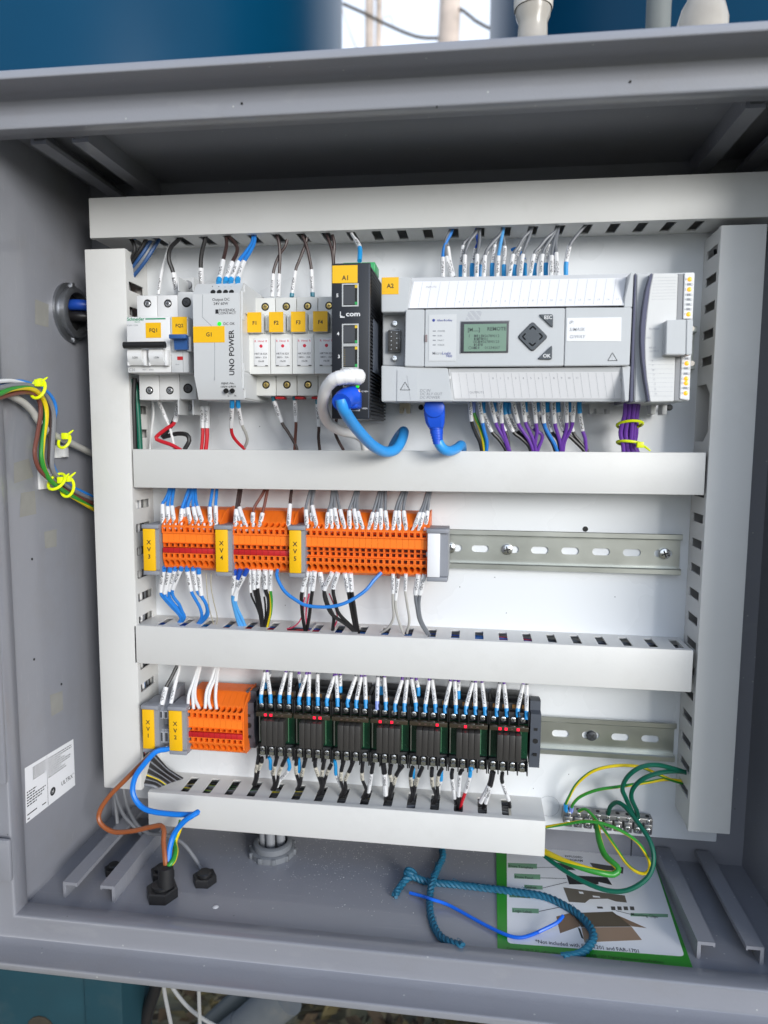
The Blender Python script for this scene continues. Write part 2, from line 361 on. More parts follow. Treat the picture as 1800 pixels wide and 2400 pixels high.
def wire(label, c, spec, Y0, Y1, r, col, group=None, bulge=0.0, name='wire', cat='wire', sleeve='sleeve', fcol='ferrule', mode='Y', rs=None, pts=None):
    toks = spec.split(); raw = []; fi = si = None
    for i, t in enumerate(toks):
        if t[-1] == 'f': fi = i; t = t[:-1]
        if t[-1] == 's': si = i; t = t[:-1]
        raw.append(tuple(map(float, t.split(','))))
    d = [0]
    for i in range(1, len(raw)): d.append(d[-1]+math.dist(raw[i][:2], raw[i-1][:2]))
    P = []
    for (q, w) in zip(raw, d):
        t = w/d[-1] if d[-1] else 0; y = q[2] if len(q) > 2 else Y0+(Y1-Y0)*t-bulge*math.sin(math.pi*t)
        P.append(at(c, q[0], q[1], y) if mode == 'Y' else atx(c, q[0], q[1], y) if mode == 'X' else atz(c, q[0], q[1], y))
    path = smooth(P)
    def dist_at(i):
        acc = 0; tgt = P[i]; best = (1e9, 0)
        for k in range(len(path)):
            if k: acc += (path[k]-path[k-1]).length
            e = (path[k]-tgt).length
            if e < best[0]: best = (e, acc)
        return best[1]
    fl = dist_at(fi) if fi is not None else 0; slv = dist_at(si) if si is not None else 0
    n = 8 if r < 2.4 else 12
    if fi is None and si is None:
        return MB().tube(path, r, n).thing(name, wmat(col), label, cat, P[0], group)
    T = thing(name, label, cat, P[0], group)
    tot = sum((path[i+1]-path[i]).length for i in range(len(path)-1))
    st = slv if si is not None else fl
    if tot > st+1.5: MB().tube(cut(path, max(0, st-3), tot), r, n, uv0=random.uniform(0, 90)).part('insulation', wmat(col), T)
    if si is not None:
        rr = rs or r*1.2+0.25; MB().tube(cut(path, fl, slv), rr, n).part('marker_sleeve', wmat(sleeve), T)
    if fi is not None and fl > 0.5:
        MB().tube(cut(path, 0, fl+0.8), (rs or r*1.2+0.25)*1.04, n).part('ferrule', wmat(fcol), T)
    return T
def nth(i): return ['first','second','third','fourth','fifth','sixth','seventh','eighth','ninth','tenth','eleventh','twelfth','thirteenth','fourteenth','fifteenth','sixteenth','seventeenth','eighteenth','nineteenth','twentieth','twenty-first','twenty-second','twenty-third','twenty-fourth','twenty-fifth','twenty-sixth','twenty-seventh','twenty-eighth','twenty-ninth','thirtieth'][i]
# ================================================================== SETTING AND BACKGROUND
def mat_ground():
    m = mat('ground_litter', (0.05,0.035,0.02), 0.9); n = m.node_tree.nodes; l = m.node_tree.links; b = n['Principled BSDF']
    tc = n.new('ShaderNodeTexCoord'); v = n.new('ShaderNodeTexVoronoi'); v.inputs['Scale'].default_value = 28; l.new(tc.outputs['Object'], v.inputs['Vector'])
    r = n.new('ShaderNodeValToRGB'); e = r.color_ramp.elements; e[0].position = 0; e[0].color = (0.10,0.09,0.06,1); e[1].position = 1; e[1].color = (0.30,0.25,0.15,1)
    k = e.new(0.55); k.color = (0.20,0.18,0.10,1)
    sx = n.new('ShaderNodeSeparateColor'); l.new(v.outputs['Color'], sx.inputs[0]); l.new(sx.outputs[0], r.inputs[0]); l.new(r.outputs[0], b.inputs['Base Color'])
    bp = n.new('ShaderNodeBump'); bp.inputs['Distance'].default_value = 0.02; l.new(v.outputs['Distance'], bp.inputs['Height']); l.new(bp.outputs[0], b.inputs['Normal'])
    return m
gm = bmesh.new()
bmesh.ops.create_grid(gm, x_segments=120, y_segments=120, size=1)
for v in gm.verts:
    k = 12000*(abs(v.co.x)**3.2)*(1 if v.co.x > 0 else -1)*20; q = 12000*(abs(v.co.y)**3.2)*(1 if v.co.y > 0 else -1)*20
    v.co = (250+k, 500+q, -1150+random.uniform(-14,14))
MB().bm(gm).thing('ground', mat_ground(), None, None, (250,500,-1150), kind='structure')

tank_blue = mat('tank_blue', (0.001,0.045,0.10), 0.3, var=0.3, vscale=1.6, bump=0.1, bscale=6, spec=0.12)
def tank(label, cx, cy, r, loc):
    T = thing('storage_tank', label, 'tank', loc, 'blue tanks behind the cabinet')
    MB().lathe((cx,cy,-1150), (0,0,1), [(r*0.99,0),(r,30),(r,700),(r*1.012,712),(r*1.012,760),(r,772),(r,3700),(r*0.97,3760)], 72).part('tank_shell', tank_blue, T, ang=30)
    MB().lathe((cx,cy,2610), (0,0,1), [(r*0.97,0),(r*0.6,90),(r*0.2,120)], 48).part('tank_top', tank_blue, T)
    MB().lathe((cx,cy,2725), (0,0,1), [(110,0),(110,60),(95,70)], 24).part('tank_lid', dark_grey, T)
tl = at('Z', 792, 40, 1300); tr = at('Z', 1148, 60, 1300)
tank('large dark blue tank behind the cabinet, left of the bright gap', tl.x-640, 1300, 640, (tl.x-640,1300,-1150))
tank('large dark blue tank behind the white pipe cap, right of the bright gap', tr.x+640, 1300, 640, (tr.x+640,1300,-1150))

bark = mat('bark', (0.60,0.50,0.43), 0.9, var=0.6, vscale=6, bump=0.9, bscale=14)
leaf_m = mat('leaf', (0.07,0.11,0.025), 0.5, var=0.5, vscale=2)
def tree(u, Y, r, label, h=10000, seed=1, lean=0, limbs=()):
    rd = random.Random(seed); b = at('Z', u, 40, Y); b = Vector((b.x, Y, -1160))
    T = thing('tree', label, 'tree', b, 'trees beyond the tanks')
    path = [b+Vector((lean*t+rd.uniform(-12,12), rd.uniform(-12,12), h*t)) for t in [i/14 for i in range(15)]]
    m = MB().tube(smooth(path, 160), [r*(1.15-0.75*i/len(smooth(path,160))) for i in range(len(smooth(path,160)))], 14)
    tips = []
    for i in range(16):
        t = rd.uniform(0.52, 0.97); p0 = path[int(t*14)]; a = rd.uniform(0, 6.28); L = rd.uniform(500, 1500)*(1.1-t*0.5)
        pts = [p0]
        for j in range(1,5): pts.append(p0+Vector((math.cos(a)*L*j/4+rd.uniform(-60,60), math.sin(a)*L*j/4, L*0.35*(j/4)*rd.uniform(-0.4,1.2))))
        sp = smooth(pts, 120); m.tube(sp, [max(4, r*0.26*(1-0.85*k/len(sp))) for k in range(len(sp))], 7); tips += pts[2:]
    m.part('trunk', bark, T)
    for spec in limbs:
        MB().tube(smooth([at(*q[:3], Y+q[3]) for q in spec], 60), [11]*len(smooth([at(*q[:3], Y+q[3]) for q in spec], 60)), 7).part('limb', mat('limb_bark', (0.10,0.085,0.07), 0.9), T)
    lf = MB()
    for p in tips+[path[-1], path[-2]]:
        if p.z < 5900: continue
        for _ in range(60):
            c = p+Vector([rd.gauss(0, 330) for _ in range(3)]); s = rd.uniform(40, 90)
            u1 = Vector([rd.gauss(0,1) for _ in range(3)]).normalized(); w1 = u1.orthogonal().normalized()
            lf.add([c-u1*s, c+w1*s*0.4, c+u1*s, c-w1*s*0.4], [(0,1,2,3)])
    lf.part('crown', leaf_m, T)
tree(856, 5200, 42, 'thin pale tree trunk, left of the pair in the bright gap above the cabinet', seed=3, lean=60)
tree(894, 7400, 46, 'thin pale tree trunk, right of the pair in the bright gap above the cabinet', seed=4, lean=-60)
tree(1050, 4600, 88, 'thick mottled tree trunk in the bright gap, nearest the right tank', seed=9, lean=40, limbs=([('T',250,165,0),('T',140,158,-60),('T',0,100,-120),('S',1570,55,-160),('S',1480,15,-200)],[('T',270,20,0),('T',340,45,-40),('T',395,90,-80),('T',470,130,-120)]))
def shrub(u, Y, label, seed, top):
    rd = random.Random(seed); b = at('Z', u, 60, Y); b = Vector((b.x, Y, -1150)); T = thing('shrub', label, 'shrub', b, 'shrubs beyond the tanks'); lf = MB(); st = MB()
    for i in range(26):
        a = rd.uniform(0, 6.28); h = rd.uniform(0.6, 1.0)*top; tip = b+Vector((math.cos(a)*rd.uniform(60,420), math.sin(a)*260, h)); pts = smooth([b, b.lerp(tip, 0.5)+Vector((rd.uniform(-60,60),0,60)), tip], 120); st.tube(pts, 5, 5)
        for p in pts[2:]:
            for _ in range(9):
                c = p+Vector([rd.gauss(0, 55) for _ in range(3)]); s = rd.uniform(22, 50); u1 = Vector([rd.gauss(0,1) for _ in range(3)]).normalized(); w1 = u1.orthogonal().normalized()
                lf.add([c-u1*s, c+w1*s*0.35, c+u1*s, c-w1*s*0.35], [(0,1,2,3)])
    st.part('stem', bark, T); lf.part('foliage', mat('shrub_leaf', (0.13,0.17,0.02), 0.5, var=0.5, vscale=2), T)
shrub(820, 4300, 'yellow green shrub low in the bright gap beside the left tank', 5, 3350)
shrub(925, 6200, 'yellow green shrub low in the bright gap between the trunks', 6, 4150)

# pipe work standing behind the top edge of the cabinet
old_white = mat('old_white_plastic', (0.62,0.57,0.50), 0.45, var=0.18, vscale=40, dirt=0.6)
milky = mat('milky_plastic', (0.62,0.56,0.48), 0.25, var=0.25, vscale=30, trans=0.35)
def vlathe(u0, u1, v, Y): a = at('Z', u0, v, Y); b = at('Z', u1, v, Y); return Vector(((a.x+b.x)/2, Y, 0)), (b.x-a.x)/2
c, r = vlathe(1205, 1295, 20, 130); zb = at('Z', 1250, 70, 130).z; zc = at('Z', 1250, 24, 130).z
T = thing('capped_fitting', 'stained white ribbed screw cap on a milky neck behind the cabinet top', 'pipe cap', (c.x,130,zb-60), 'pipe fittings behind the cabinet top')
MB().lathe((c.x,130,zb-60), (0,0,1), [(r*1.0,0),(r*1.0,40),(r*0.8,48),(r*0.76,66),(r*0.9,72),(r*0.97,84),(r*0.97,60+zc-zb)], 28).part('neck', milky, T)
MB().lathe((c.x,130,zc), (0,0,1), [(r*0.98,0),(r*1.0,4),(r*1.0,46),(r*0.9,52)], 56, ribs=0.025).part('ribbed_cap', old_white, T)
c, r = vlathe(1608, 1690, 8, 130); zb = at('Z', 1650, 42, 130).z
T = thing('capped_fitting', 'milky flared bottle neck behind the cabinet top, at the right end', 'pipe cap', (c.x,130,zb-50), 'pipe fittings behind the cabinet top')
MB().lathe((c.x,130,zb-50), (0,0,1), [(r*1.5,0),(r*1.45,46),(r*1.25,58),(r*0.95,66),(r*0.88,72),(r*1.0,78),(r*1.08,84),(r*1.0,90),(r*1.0,130)], 32).part('neck', milky, T)
MB().lathe((c.x,130,zb+80), (0,0,1), [(r*1.1,0),(r*1.1,40),(r,46)], 32, ribs=0.02).part('ribbed_cap', old_white, T)
c, r = vlathe(1515, 1573, 20, 260)
T = thing('post', 'grey weathered round post between the two pipe caps behind the cabinet', 'post', (c.x,260,-1150))
MB().lathe((c.x,260,-1150), (0,0,1), [(r,0),(r,1900),(r*0.9,1905)], 20).part('post_tube', mat('weathered_post', (0.16,0.17,0.16), 0.6, var=0.3, vscale=20), T)
MB().lathe((c.x,260,-1150), (0,0,1), [(r*2.2,0),(r*2.2,12),(r,14)], 20).part('post_foot', mat('weathered_post', (0,0,0)), T)

# below the cabinet: leg, pipes, hanging cables
teal = mat('teal_paint', (0.002,0.035,0.05), 0.7, var=0.25, vscale=20, dirt=0.12, bump=0.2, bscale=120)
a = at('Z', -60, 2330, 20); b = at('Z', 292, 2330, 20)
T = thing('steel_leg', 'teal painted steel leg with a rusty patch below the bottom left of the cabinet', 'leg', (b.x,40,-1150))
MB().bbox(a.x, b.x-42, 20, 26, -1150, -560, 1.5).part('leg_web', teal, T)
MB().bbox(b.x-42, b.x, 14, 80, -1150, -560, 1.5).part('leg_flange', teal, T)
p = at('Z', 95, 2385, 19.5); MB().lathe((p.x,19.8,p.z-14), (0,-1,0), [(16,0),(16,1.2),(10,1.6),(6,3.5)], 14).part('rust_boss', mat('rust', (0.035,0.028,0.018), 0.9, var=0.6, vscale=60), T)
def hang(label, spec, Y, r, col): return wire(label, 'L', spec, Y, Y, r, col, 'cables hanging below the cabinet', name='hanging_cable', cat='cable')
hang('grey cable hanging below the cabinet, leftmost of the three thin ones', '672,1050 680,1180 720,1382 760,1620', -20, 1.9, 'hang')
hang('grey cable slanting right below the cabinet', '700,1060 740,1160 850,1290 1000,1390 1200,1470', 10, 1.9, 'hang')
hang('grey cable hanging straight below the cabinet, rightmost of the three thin ones', '898,1100 902,1200 908,1382 915,1620', -10, 1.9, 'hang')
hang('thick black cable hanging below the cabinet beside the teal leg', '640,1040 620,1150 570,1300 540,1450', 60, 7, 'black')
def pipe(label, spec, Y, r, m): 
    P = [at('L', *map(float, t.split(',')), Y) for t in spec.split()]
    T = thing('pipe', label, 'pipe', P[0], 'pipes below the cabinet'); MB().tube(smooth(P, 20), r, 18).part('pipe_tube', m, T)
    d = (P[1]-P[0]).normalized(); q = P[0].lerp(P[-1], 0.55); MB().cyl(q-d*16, q+d*16, r*1.18, 18).part('coupling', m, T)
pvc = mat('pvc_grey', (0.10,0.11,0.12), 0.6, var=0.15, dirt=0.4)
pipe('light grey plastic pipe sloping below the middle of the cabinet', '1480,1190 1240,1382 900,1700', 160, 24, pvc)
pipe('dark grey pipe beside the light grey pipe below the cabinet', '1250,1170 1010,1382 700,1700', 190, 17, mat('dark_pipe', (0.045,0.055,0.06), 0.5))
lm = [mat('dead_leaf', (0.05,0.03,0.012), 0.8, var=0.5, vscale=9), mat('dead_leaf_pale', (0.10,0.075,0.025), 0.8, var=0.4, vscale=9)]
rd = random.Random(11)
m = MB()
for i in range(6500):
    q = Vector((rd.uniform(-300,1100), rd.uniform(60,1500), -1138+rd.uniform(0,22))); s = rd.uniform(7,24); a = rd.uniform(0,6.28); m.k = rd.randint(0,1)
    u1 = Vector((math.cos(a),math.sin(a),rd.uniform(-.5,.5)))*s; w1 = Vector((-math.sin(a),math.cos(a),rd.uniform(-.6,.6)))*s*0.45
    m.add([q-u1, q+w1+Vector((0,0,5)), q+u1, q-w1], [(0,1,2),(0,2,3)])
m.thing('leaf_litter', lm, 'brown dead leaves scattered on the ground under the cabinet', 'leaves', (300,500,-1140), kind='stuff')

# ================================================================== ENCLOSURE
X0, X1, Z0, Z1, YB = -65.0, 548.0, -555.0, 65.0, 20.0
EN = thing('enclosure', 'open grey fibreglass control cabinet with flanged opening and wiring inside', 'cabinet', (240,0,Z0-6))
t = 5.0; YF = -124.0
MB().box(X0,X1,YB,YB+t,Z0,Z1).part('back_wall', grey_paint, EN)
MB().box(X0-t,X1+t,YF,YB+t+.3,Z0-t,Z0).part('floor_panel', grey_paint, EN)
MB().box(X0-t,X1+t,YF,YB+t+.3,Z1,Z1+t).part('ceiling_panel', grey_paint, EN)
MB().box(X0-t,X0,YF,YB+t+.2,Z0,Z1).part('side_wall', grey_paint, EN, 'left side wall with the rating label')
MB().box(X1,X1+t,YF,YB+t+.2,Z0,Z1).part('side_wall', grey_paint, EN, 'right side wall in shade')
# lip and flange swept round the opening with mitred corners
ox0, ox1, oz0, oz1 = -59.0, 541.0, -548.0, 47.0
def sweep(prof):
    m = MB(); k = len(prof); vs = []
    for sx, sz in ((0,0),(1,0),(1,1),(0,1)):
        for d, y in prof: vs.append(((ox1+d) if sx else (ox0-d), y, (oz1+d) if sz else (oz0-d)))
    fs = [(c*k+i, c*k+(i+1)%k, ((c+1)%4)*k+(i+1)%k, ((c+1)%4)*k+i) for c in range(4) for i in range(k)]
    m.add(vs, fs); bm = bmesh.new(); me = m.mesh('x', []); bm.from_mesh(me); bmesh.ops.recalc_face_normals(bm, faces=bm.faces[:])
    for v in bm.verts: v.co = v.co/MM
    q = MB().bm(bm); bpy.data.meshes.remove(me); return q
arc = lambda cx, cy, r, a0, a1, n=5: [(cx+r*math.cos(math.radians(a0+(a1-a0)*i/n)), cy+r*math.sin(math.radians(a0+(a1-a0)*i/n))) for i in range(n+1)]
lip = [(5.9,-119),(1.5,-124)]+[(0,-126)]+arc(2.2,-140.2,2.2,180,270)+[(10,-142.2)]+arc(16.5,-145,2.8,90,40,3)+[(20.5,-150)]
flange = lip+[(20.5,-165.2)]+arc(22,-166,1.5,180,270,3)+arc(25,-165.5,1.6,-90,0,3)+[(26.6,-138),(10,-134.5),(10,-119)]
sweep(flange).part('gutter_flange', grey_paint, EN, 'raised lip and outward flange round the opening', ang=50)
# support rails on floor and ceiling, in pairs
def rail_z(xa, dirx, zb, up, lab):
    h, w, th = 14*up, 10*dirx, 2.6
    pr = [(xa,zb),(xa+th*dirx*-1,zb),(xa+th*dirx*-1,zb+h),(xa+w,zb+h),(xa+w,zb+h-3.5*up),(xa+w-1.2*dirx,zb+h-3.5*up),(xa+w-1.2*dirx,zb+h-th*up),(xa,zb+h-th*up)]
    m = MB().xz(pr, -107, 16); bm = bmesh.new(); me = m.mesh('x', []); bm.from_mesh(me); bmesh.ops.recalc_face_normals(bm, faces=bm.faces[:])
    for v in bm.verts: v.co = v.co/MM
    q = MB().bm(bm); bpy.data.meshes.remove(me)
    q.part('support_rail', grey_paint, EN, lab)
rail_z(-37, 1, Z0, 1, 'outer support rail on the floor at the left'); rail_z(4, -1, Z0, 1, 'inner support rail on the floor at the left')
rail_z(473, 1, Z0, 1, 'inner support rail on the floor at the right'); rail_z(515, -1, Z0, 1, 'outer support rail on the floor at the right')
rail_z(-37, 1, Z1, -1, 'outer support rail under the ceiling at the left'); rail_z(4, -1, Z1, -1, 'inner support rail under the ceiling at the left')
rail_z(473, 1, Z1, -1, 'inner support rail under the ceiling at the right'); rail_z(515, -1, Z1, -1, 'outer support rail under the ceiling at the right')
# seam on the back wall, tape marks on the left wall, screw pits
p = at('K', 865, 1080, YB-0.2); MB().box(p.x-.6,p.x+.6,YB-.3,YB,Z0,-520).part('seam', dark_grey, EN)
tape = mat('tape_residue', (0.265,0.26,0.24), 0.7, var=0.12, vscale=120)
def wallquad(c, pts, X=X0+0.15): return [atx(c, x, y, X) for x, y in pts]
for c, q in (('M', [(303,225),(420,270),(420,470),(303,440)]),('N',[(318,20),(408,0),(408,125),(325,140)]),('N',[(358,1195),(450,1165),(455,1300),(372,1350)]),('M',[(120,1640),(250,1600),(290,1760),(120,1820)]),('M',[(180,1900),(300,1880),(315,2080),(170,2110)])):
    MB().add(wallquad(c, q), [(0,1,2,3)]).part('tape_mark', tape, EN)
for c, x, y in (('N',230,216),('N',245,938),('L',10,-820)):
    p = atx(c, x, y, X0); MB().cyl(p, p+Vector((.3,0,0)), 1.1, 8).part('pit', hole_black, EN)
for u, v in ((567,243),(1477,192),(1024,251)):
    p = at('Z', u, v, -142.4); MB().cyl(p, p+Vector((0,-.5,0)), 0.8, 8).part('pit', hole_black, EN)
# rating label stuck on the left wall
q = wallquad('N', [(180,1722),(528,1512),(541,1843),(190,2118)], X0+0.25)
LB = MB().add(q+[v+Vector((-.2,0,0)) for v in q], [(3,2,1,0),(0,1,5,4),(1,2,6,5),(2,3,7,6),(3,0,4,7)]).part('rating_label', white_label, EN)
def lab(s, t): return (q[0].lerp(q[1], s)).lerp(q[3].lerp(q[2], s), t)+Vector((.12,0,0))
pm = MB(); rd = random.Random(5)
def bar(s0, s1, t, h): pm.add([lab(s0,t),lab(s1,t),lab(s1,t+h),lab(s0,t+h)], [(3,2,1,0)])
pm.add([lab(.415,0.02),lab(.421,.02),lab(.421,.98),lab(.415,.98)], [(3,2,1,0)])
for i in range(7):
    s = .14
    while s < .38: w = rd.uniform(.02,.06); bar(s, min(.39,s+w), .07+i*.035, .016); s += w+.014
for i in range(9):
    s = .44+rd.uniform(0,.01); e = rd.uniform(.7,.93) if i > 1 else .95
    while s < e: w = rd.uniform(.02,.07); bar(s, min(e,s+w), .08+i*.045, .018); s += w+.014
for i, (a, b) in enumerate(((.02,.2),(.02,.17),(.02,.38),(.02,.36),(.02,.3),(.02,.2))): 
    s = a
    while s < b: w = rd.uniform(.02,.05); bar(s, min(b,s+w), .45+i*.05, .022); s += w+.012
bar(.02,.2,.86,.02); bar(.3,.38,.88,.02); bar(.02,.06,.94,.02)
def labtext(txt, s, t, h):
    vs, fs = text_geo(txt); x0 = min(v[0] for v in vs); L = (q[1]-q[0]).length; H = (q[3]-q[0]).length; k = h/0.69
    pm.add([lab(s+(a-x0)*k*H/L, t-b*k) for a, b in vs], fs)
labtext('ULTRX', .70, .80, .085); labtext('R', .965, .74, .03)
cc = [lab(.52+.055*math.cos(a)*1, .78+.08*math.sin(a)) for a in [i*math.pi/10 for i in range(20)]]; pm.add(cc, [tuple(range(19,-1,-1))])
pm.part('printing', ink, LB)
pm = MB(); labtext('H', .497, .815, .07); pm.v = [v+Vector((.08,0,0)) for v in pm.v]; pm.part('printing', white_ink, LB)
# open door swung out to the left, just past the edge of the view, with its hinge leaf
dm = MB(); D0 = Vector((-114,-174,0)); dv = Vector((0.34,-0.94,0)); dn = Vector((0.94,0.34,0))
def dbox(m, a0, a1, n0, n1, z0, z1): 
    P = [D0+dv*a+dn*n+Vector((0,0,z)) for z in (z0,z1) for a, n in ((a0,n0),(a1,n0),(a1,n1),(a0,n1))]
    return m.add(P, [(0,3,2,1),(4,5,6,7),(0,1,5,4),(1,2,6,5),(2,3,7,6),(3,0,4,7)])
DO = dbox(MB(), 0, 620, -4, 0, -574, 74).part('door', grey_paint, EN)
for a0, a1, z0, z1 in ((0,620,-574,-569),(0,620,69,74),(0,5,-568.9,68.9),(615,620,-568.9,68.9)): dbox(MB(), a0, a1, 0.1, 24, z0, z1).part('door_rim', grey_paint, DO)
dbox(MB(), 20, 600, 0.2, 5, -548, -543).part('gasket', dark_grey, DO)
a = at('Z', -30, 1230, -148); b = at('Z', 20, 1838, -148)
MB().bbox(a.x-20, b.x-1.5, -150, -146, b.z, a.z, 1.4).part('hinge_leaf', grey_paint, EN)
MB().bbox(a.x-20, b.x-1.0, -150, -146, at('Z',0,2062,-148).z, at('Z',0,1966,-148).z, 1.4).part('hinge_leaf', grey_paint, EN)

# ================================================================== MOUNTING PLATE
pc = at('Z', 1679.6, 1974.5, 0)
PL = thing('mounting_plate', 'white painted steel back plate carrying the ducts and rails', 'back plate', (240,0,pc.z))
MB().bbox(-30, pc.x, 0, 2.6, pc.z, 42, 1.2).part('plate', plate_paint, PL)
for x in (0, 250, 500):
    for z in (-505, 22): MB().cyl((x,2.7,z), (x,YB,z), 5, 12).part('standoff', steel, PL)
p = at('K', 218, 828, 0); r = (at('K',303,828,0)-at('K',133,828,0)).length/2
ring = MB(); ring.lathe((p.x,0.0,p.z), (0,-1,0), [(r-.35,-.2),(r-.35,.05),(r,.05),(r,-.2)], 40); ring.part('knockout_mark', faint_ink, PL)
for c, x, y in (('G',860,285),('C',385,1640)): 
    p = at(c, x, y, -0.05); MB().cyl((p.x,-.12,p.z), (p.x,.5,p.z), 2.4, 14).part('drilled_hole', hole_black, PL)
for c, x, y in (('E',1455,1140),('G',310,578),('G',97,637),('G',1040,697),('G',380,795),('K',375,580),('K',100,690),('A',1545,1730),('F',1650,970)):
    p = at(c, x, y, -0.05); MB().cyl((p.x,-.1,p.z), (p.x,.3,p.z), .45, 6).part('speck', dark_grey, PL)

# ================================================================== CABLE DUCTS
YC = -43.0
def duct(label, vertical, a0, a1, b0, b1, slots, sw=3.6, ang=0.0, end=None, nolid=None):
    """a: range along the duct, b: range across it; slots on both side walls"""
    mid = ((a0+a1)/2, 0, b0) if not vertical else ((b0+b1)/2, 0, a0)
    T = thing('cable_duct', label, 'cable duct', mid, 'slotted white cable ducts')
    mp = (lambda a, y, n: (a, y, n)) if not vertical else (lambda a, y, n: (n, y, a))
    slots = sorted((s if isinstance(s, tuple) else (s, sw)) for s in slots); slots = [s for s in slots if a0+s[1]+1 < s[0] < a1-s[1]-1]
    yf, yb, t0, t1 = YC+1.6, -1.6, YC+6.5, -8.0
    for n0, n1, lb in ((b0+1.2, b0+2.4, 0), (b1-2.4, b1-1.2, 1)):
        m = MB(); cur = a0
        for c, h in slots+[(None, 0)]:
            e = (c-h) if c is not None else a1
            if e > cur: m.prism([(cur,yf),(e,yf),(e,yb),(cur,yb)], n0, n1, mp)
            if c is None: break
            if h < 8: m.prism([(c-h,t1),(c+h,t1),(c+h,yb),(c-h,yb)], n0, n1, mp)
            k = h*0.55
            m.prism([(c-h,yf),(c,yf),(c,t0-k*0.2),(c-h*.55,t0),(c-h,t0+k)], n0, n1, mp); m.prism([(c,yf),(c+h,yf),(c+h,t0+k),(c+h*.55,t0),(c,t0-k*0.2)], n0, n1, mp)
            cur = c+h
        m.part('slotted_wall', duct_pvc, T)
    MB().prism([(a0,-1.5),(a1,-1.5),(a1,-.1),(a0,-.1)], b0+1.2, b1-1.2, mp).part('base_strip', duct_pvc, T)
    m = MB(); e0, e1 = (a0, a1) if nolid is None else nolid
    if vertical: m.bbox(b0, b1, YC, YC+1.5, e0, e1, .7); m.box(b0+.05,b0+1.1,YC+1.2,YC+5.5,e0+.1,e1-.1); m.box(b1-1.1,b1-.05,YC+1.2,YC+5.5,e0+.1,e1-.1)
    else: m.bbox(e0, e1, YC, YC+1.5, b0, b1, .7); m.box(e0+.1,e1-.1,YC+1.2,YC+5.5,b0+.05,b0+1.1); m.box(e0+.1,e1-.1,YC+1.2,YC+5.5,b1-1.1,b1-.05)
    m.part('cover', duct_pvc, T)
    if ang: T.rotation_euler.y = ang
    return T
def seq(p0, p1, n, lo, hi, k='x'):
    d = (p1-p0)/n; return [p0+d*i for i in range(-60, 61) if lo < p0+d*i < hi]
TX0 = at('C',230,190,-22).x; TX1 = at('D',1195,115,-22).x
sT = seq(TX0, TX1, 11, -8, 478); zt = seq(-332.6, -312, 1, 0, 0)
duct('long white cable duct along the top above the breakers', False, -31.1, 535, 0, 33, sT, 3.9)
sM = seq(at('B',190,1915,-41).x, at('B',1010,1915,-41).x, 4, 20, 478)
duct('white cable duct under the breakers and controller', False, 1.5, 477.6, -211.2, -177.6, sM, 3.6, ang=-math.atan2(at('Z',1655,1111,YC).z-at('Z',310,1098,YC).z, 476))
sN = seq(283.8, 304.3, 1, 14, 470)
sN = [s for s in sN if abs(s-at('F',150,1340,-25).x) > 11]+[(at('F',165,1340,-25).x, 11)]
duct('white cable duct with coloured wires in its slots, below the orange XV3 to XV5 terminals', False, -2.6, 476, -371, -336, sN, 3.6, ang=-math.atan2(at('Z',1623,1575,YC).z-at('Z',313,1511,YC).z, 478))
bl = at('Z',347,1895,YC); br = at('Z',1277.6,1967,YC)
sB = seq(at('I',150,1255,-22).x, at('J',1105,1440,-22).x, 11, 20, 345)
angB = -math.atan2(br.z-bl.z, br.x-bl.x)
duct('lowest white cable duct under the relays, ends left of the earth bar', False, bl.x, br.x, (bl.z+br.z)/2-16, (bl.z+br.z)/2+16, sB, 4.0, ang=angB)
sL = [z for z in seq(at('E',160,200,-22).z, at('E',175,1045,-22).z, 4, -470, -25)]
duct('tall white cable duct at the left edge of the plate', True, -490.5, -8.9, -36.4, 0, sL, 3.8)
sR = [z for z in seq(at('R',325,35,-22).z, at('R',295,615,-22).z, 4, -470, -15)]
wz = [at('Q',262,1230,-22).z, at('Q',262,1560,-22).z]
sR = [z for z in sR if not (wz[1]-4 < z < wz[0]+4)]+[((wz[0]+wz[1])/2, (wz[0]-wz[1])/2)]
duct('tall white cable duct at the right edge of the plate', True, -490.6, -5, 479.3, 512.5, sR, 3.6)
# the wires lying inside the ducts
def fill(label, vertical, a0, a1, b0, b1, cols, n, seed, ang=0, near=0):
    rd = random.Random(seed); n = int(n*1.5); m = MB(); ms = [wmat(c) for c in cols]
    for i in range(n):
        m.k = i % len(cols); b = (b1-rd.uniform(3.5,8)) if near and i % 3 else b0+5+(b1-b0-10)*rd.random()**.5; y = rd.uniform(-33, -9); pts = []; k = int((a1-a0)/45)+2
        for j in range(k+1):
            b = min(b1-3.6, max(b0+4.5, b+(rd.uniform(-1.5,1.5) if near and i % 3 else rd.uniform(-6,6)))); y = min(-8, max(-35, y+rd.uniform(-7,7))); a = a0+(a1-a0)*j/k
            pts.append(Vector((a,y,b)) if not vertical else Vector((b,y,a)))
        m.tube(smooth(pts, 9), rd.choice((1.2,1.3,1.5)), 6)
    o = m.thing('duct_wires', ms, label, 'wires', ((a0+a1)/2,0,b0) if not vertical else ((b0+b1)/2,0,a0), kind='stuff')
    if ang: o.rotation_euler.y = ang
fill('wires lying inside the top duct, seen dimly through its slots', False, -10, 475, 3, 31, ['grey','black','brown','blue'], 14, 1)
fill('wires lying inside the duct under the controller', False, 6, 470, -208, -180, ['purple','black','brown','blue','grey'], 22, 2)
fill('blue, purple and black wires inside the duct below the orange terminals', False, 2, 350, -368, -339, ['blue','navy','black','purple','blue','navy','black','red'], 30, 3, 0, 1)
fill('dark wires and a yellow green one, right half of the duct below the terminals', False, 350, 472, -368, -339, ['black','grey','navy','black','yg'], 14, 33, 0, 1)
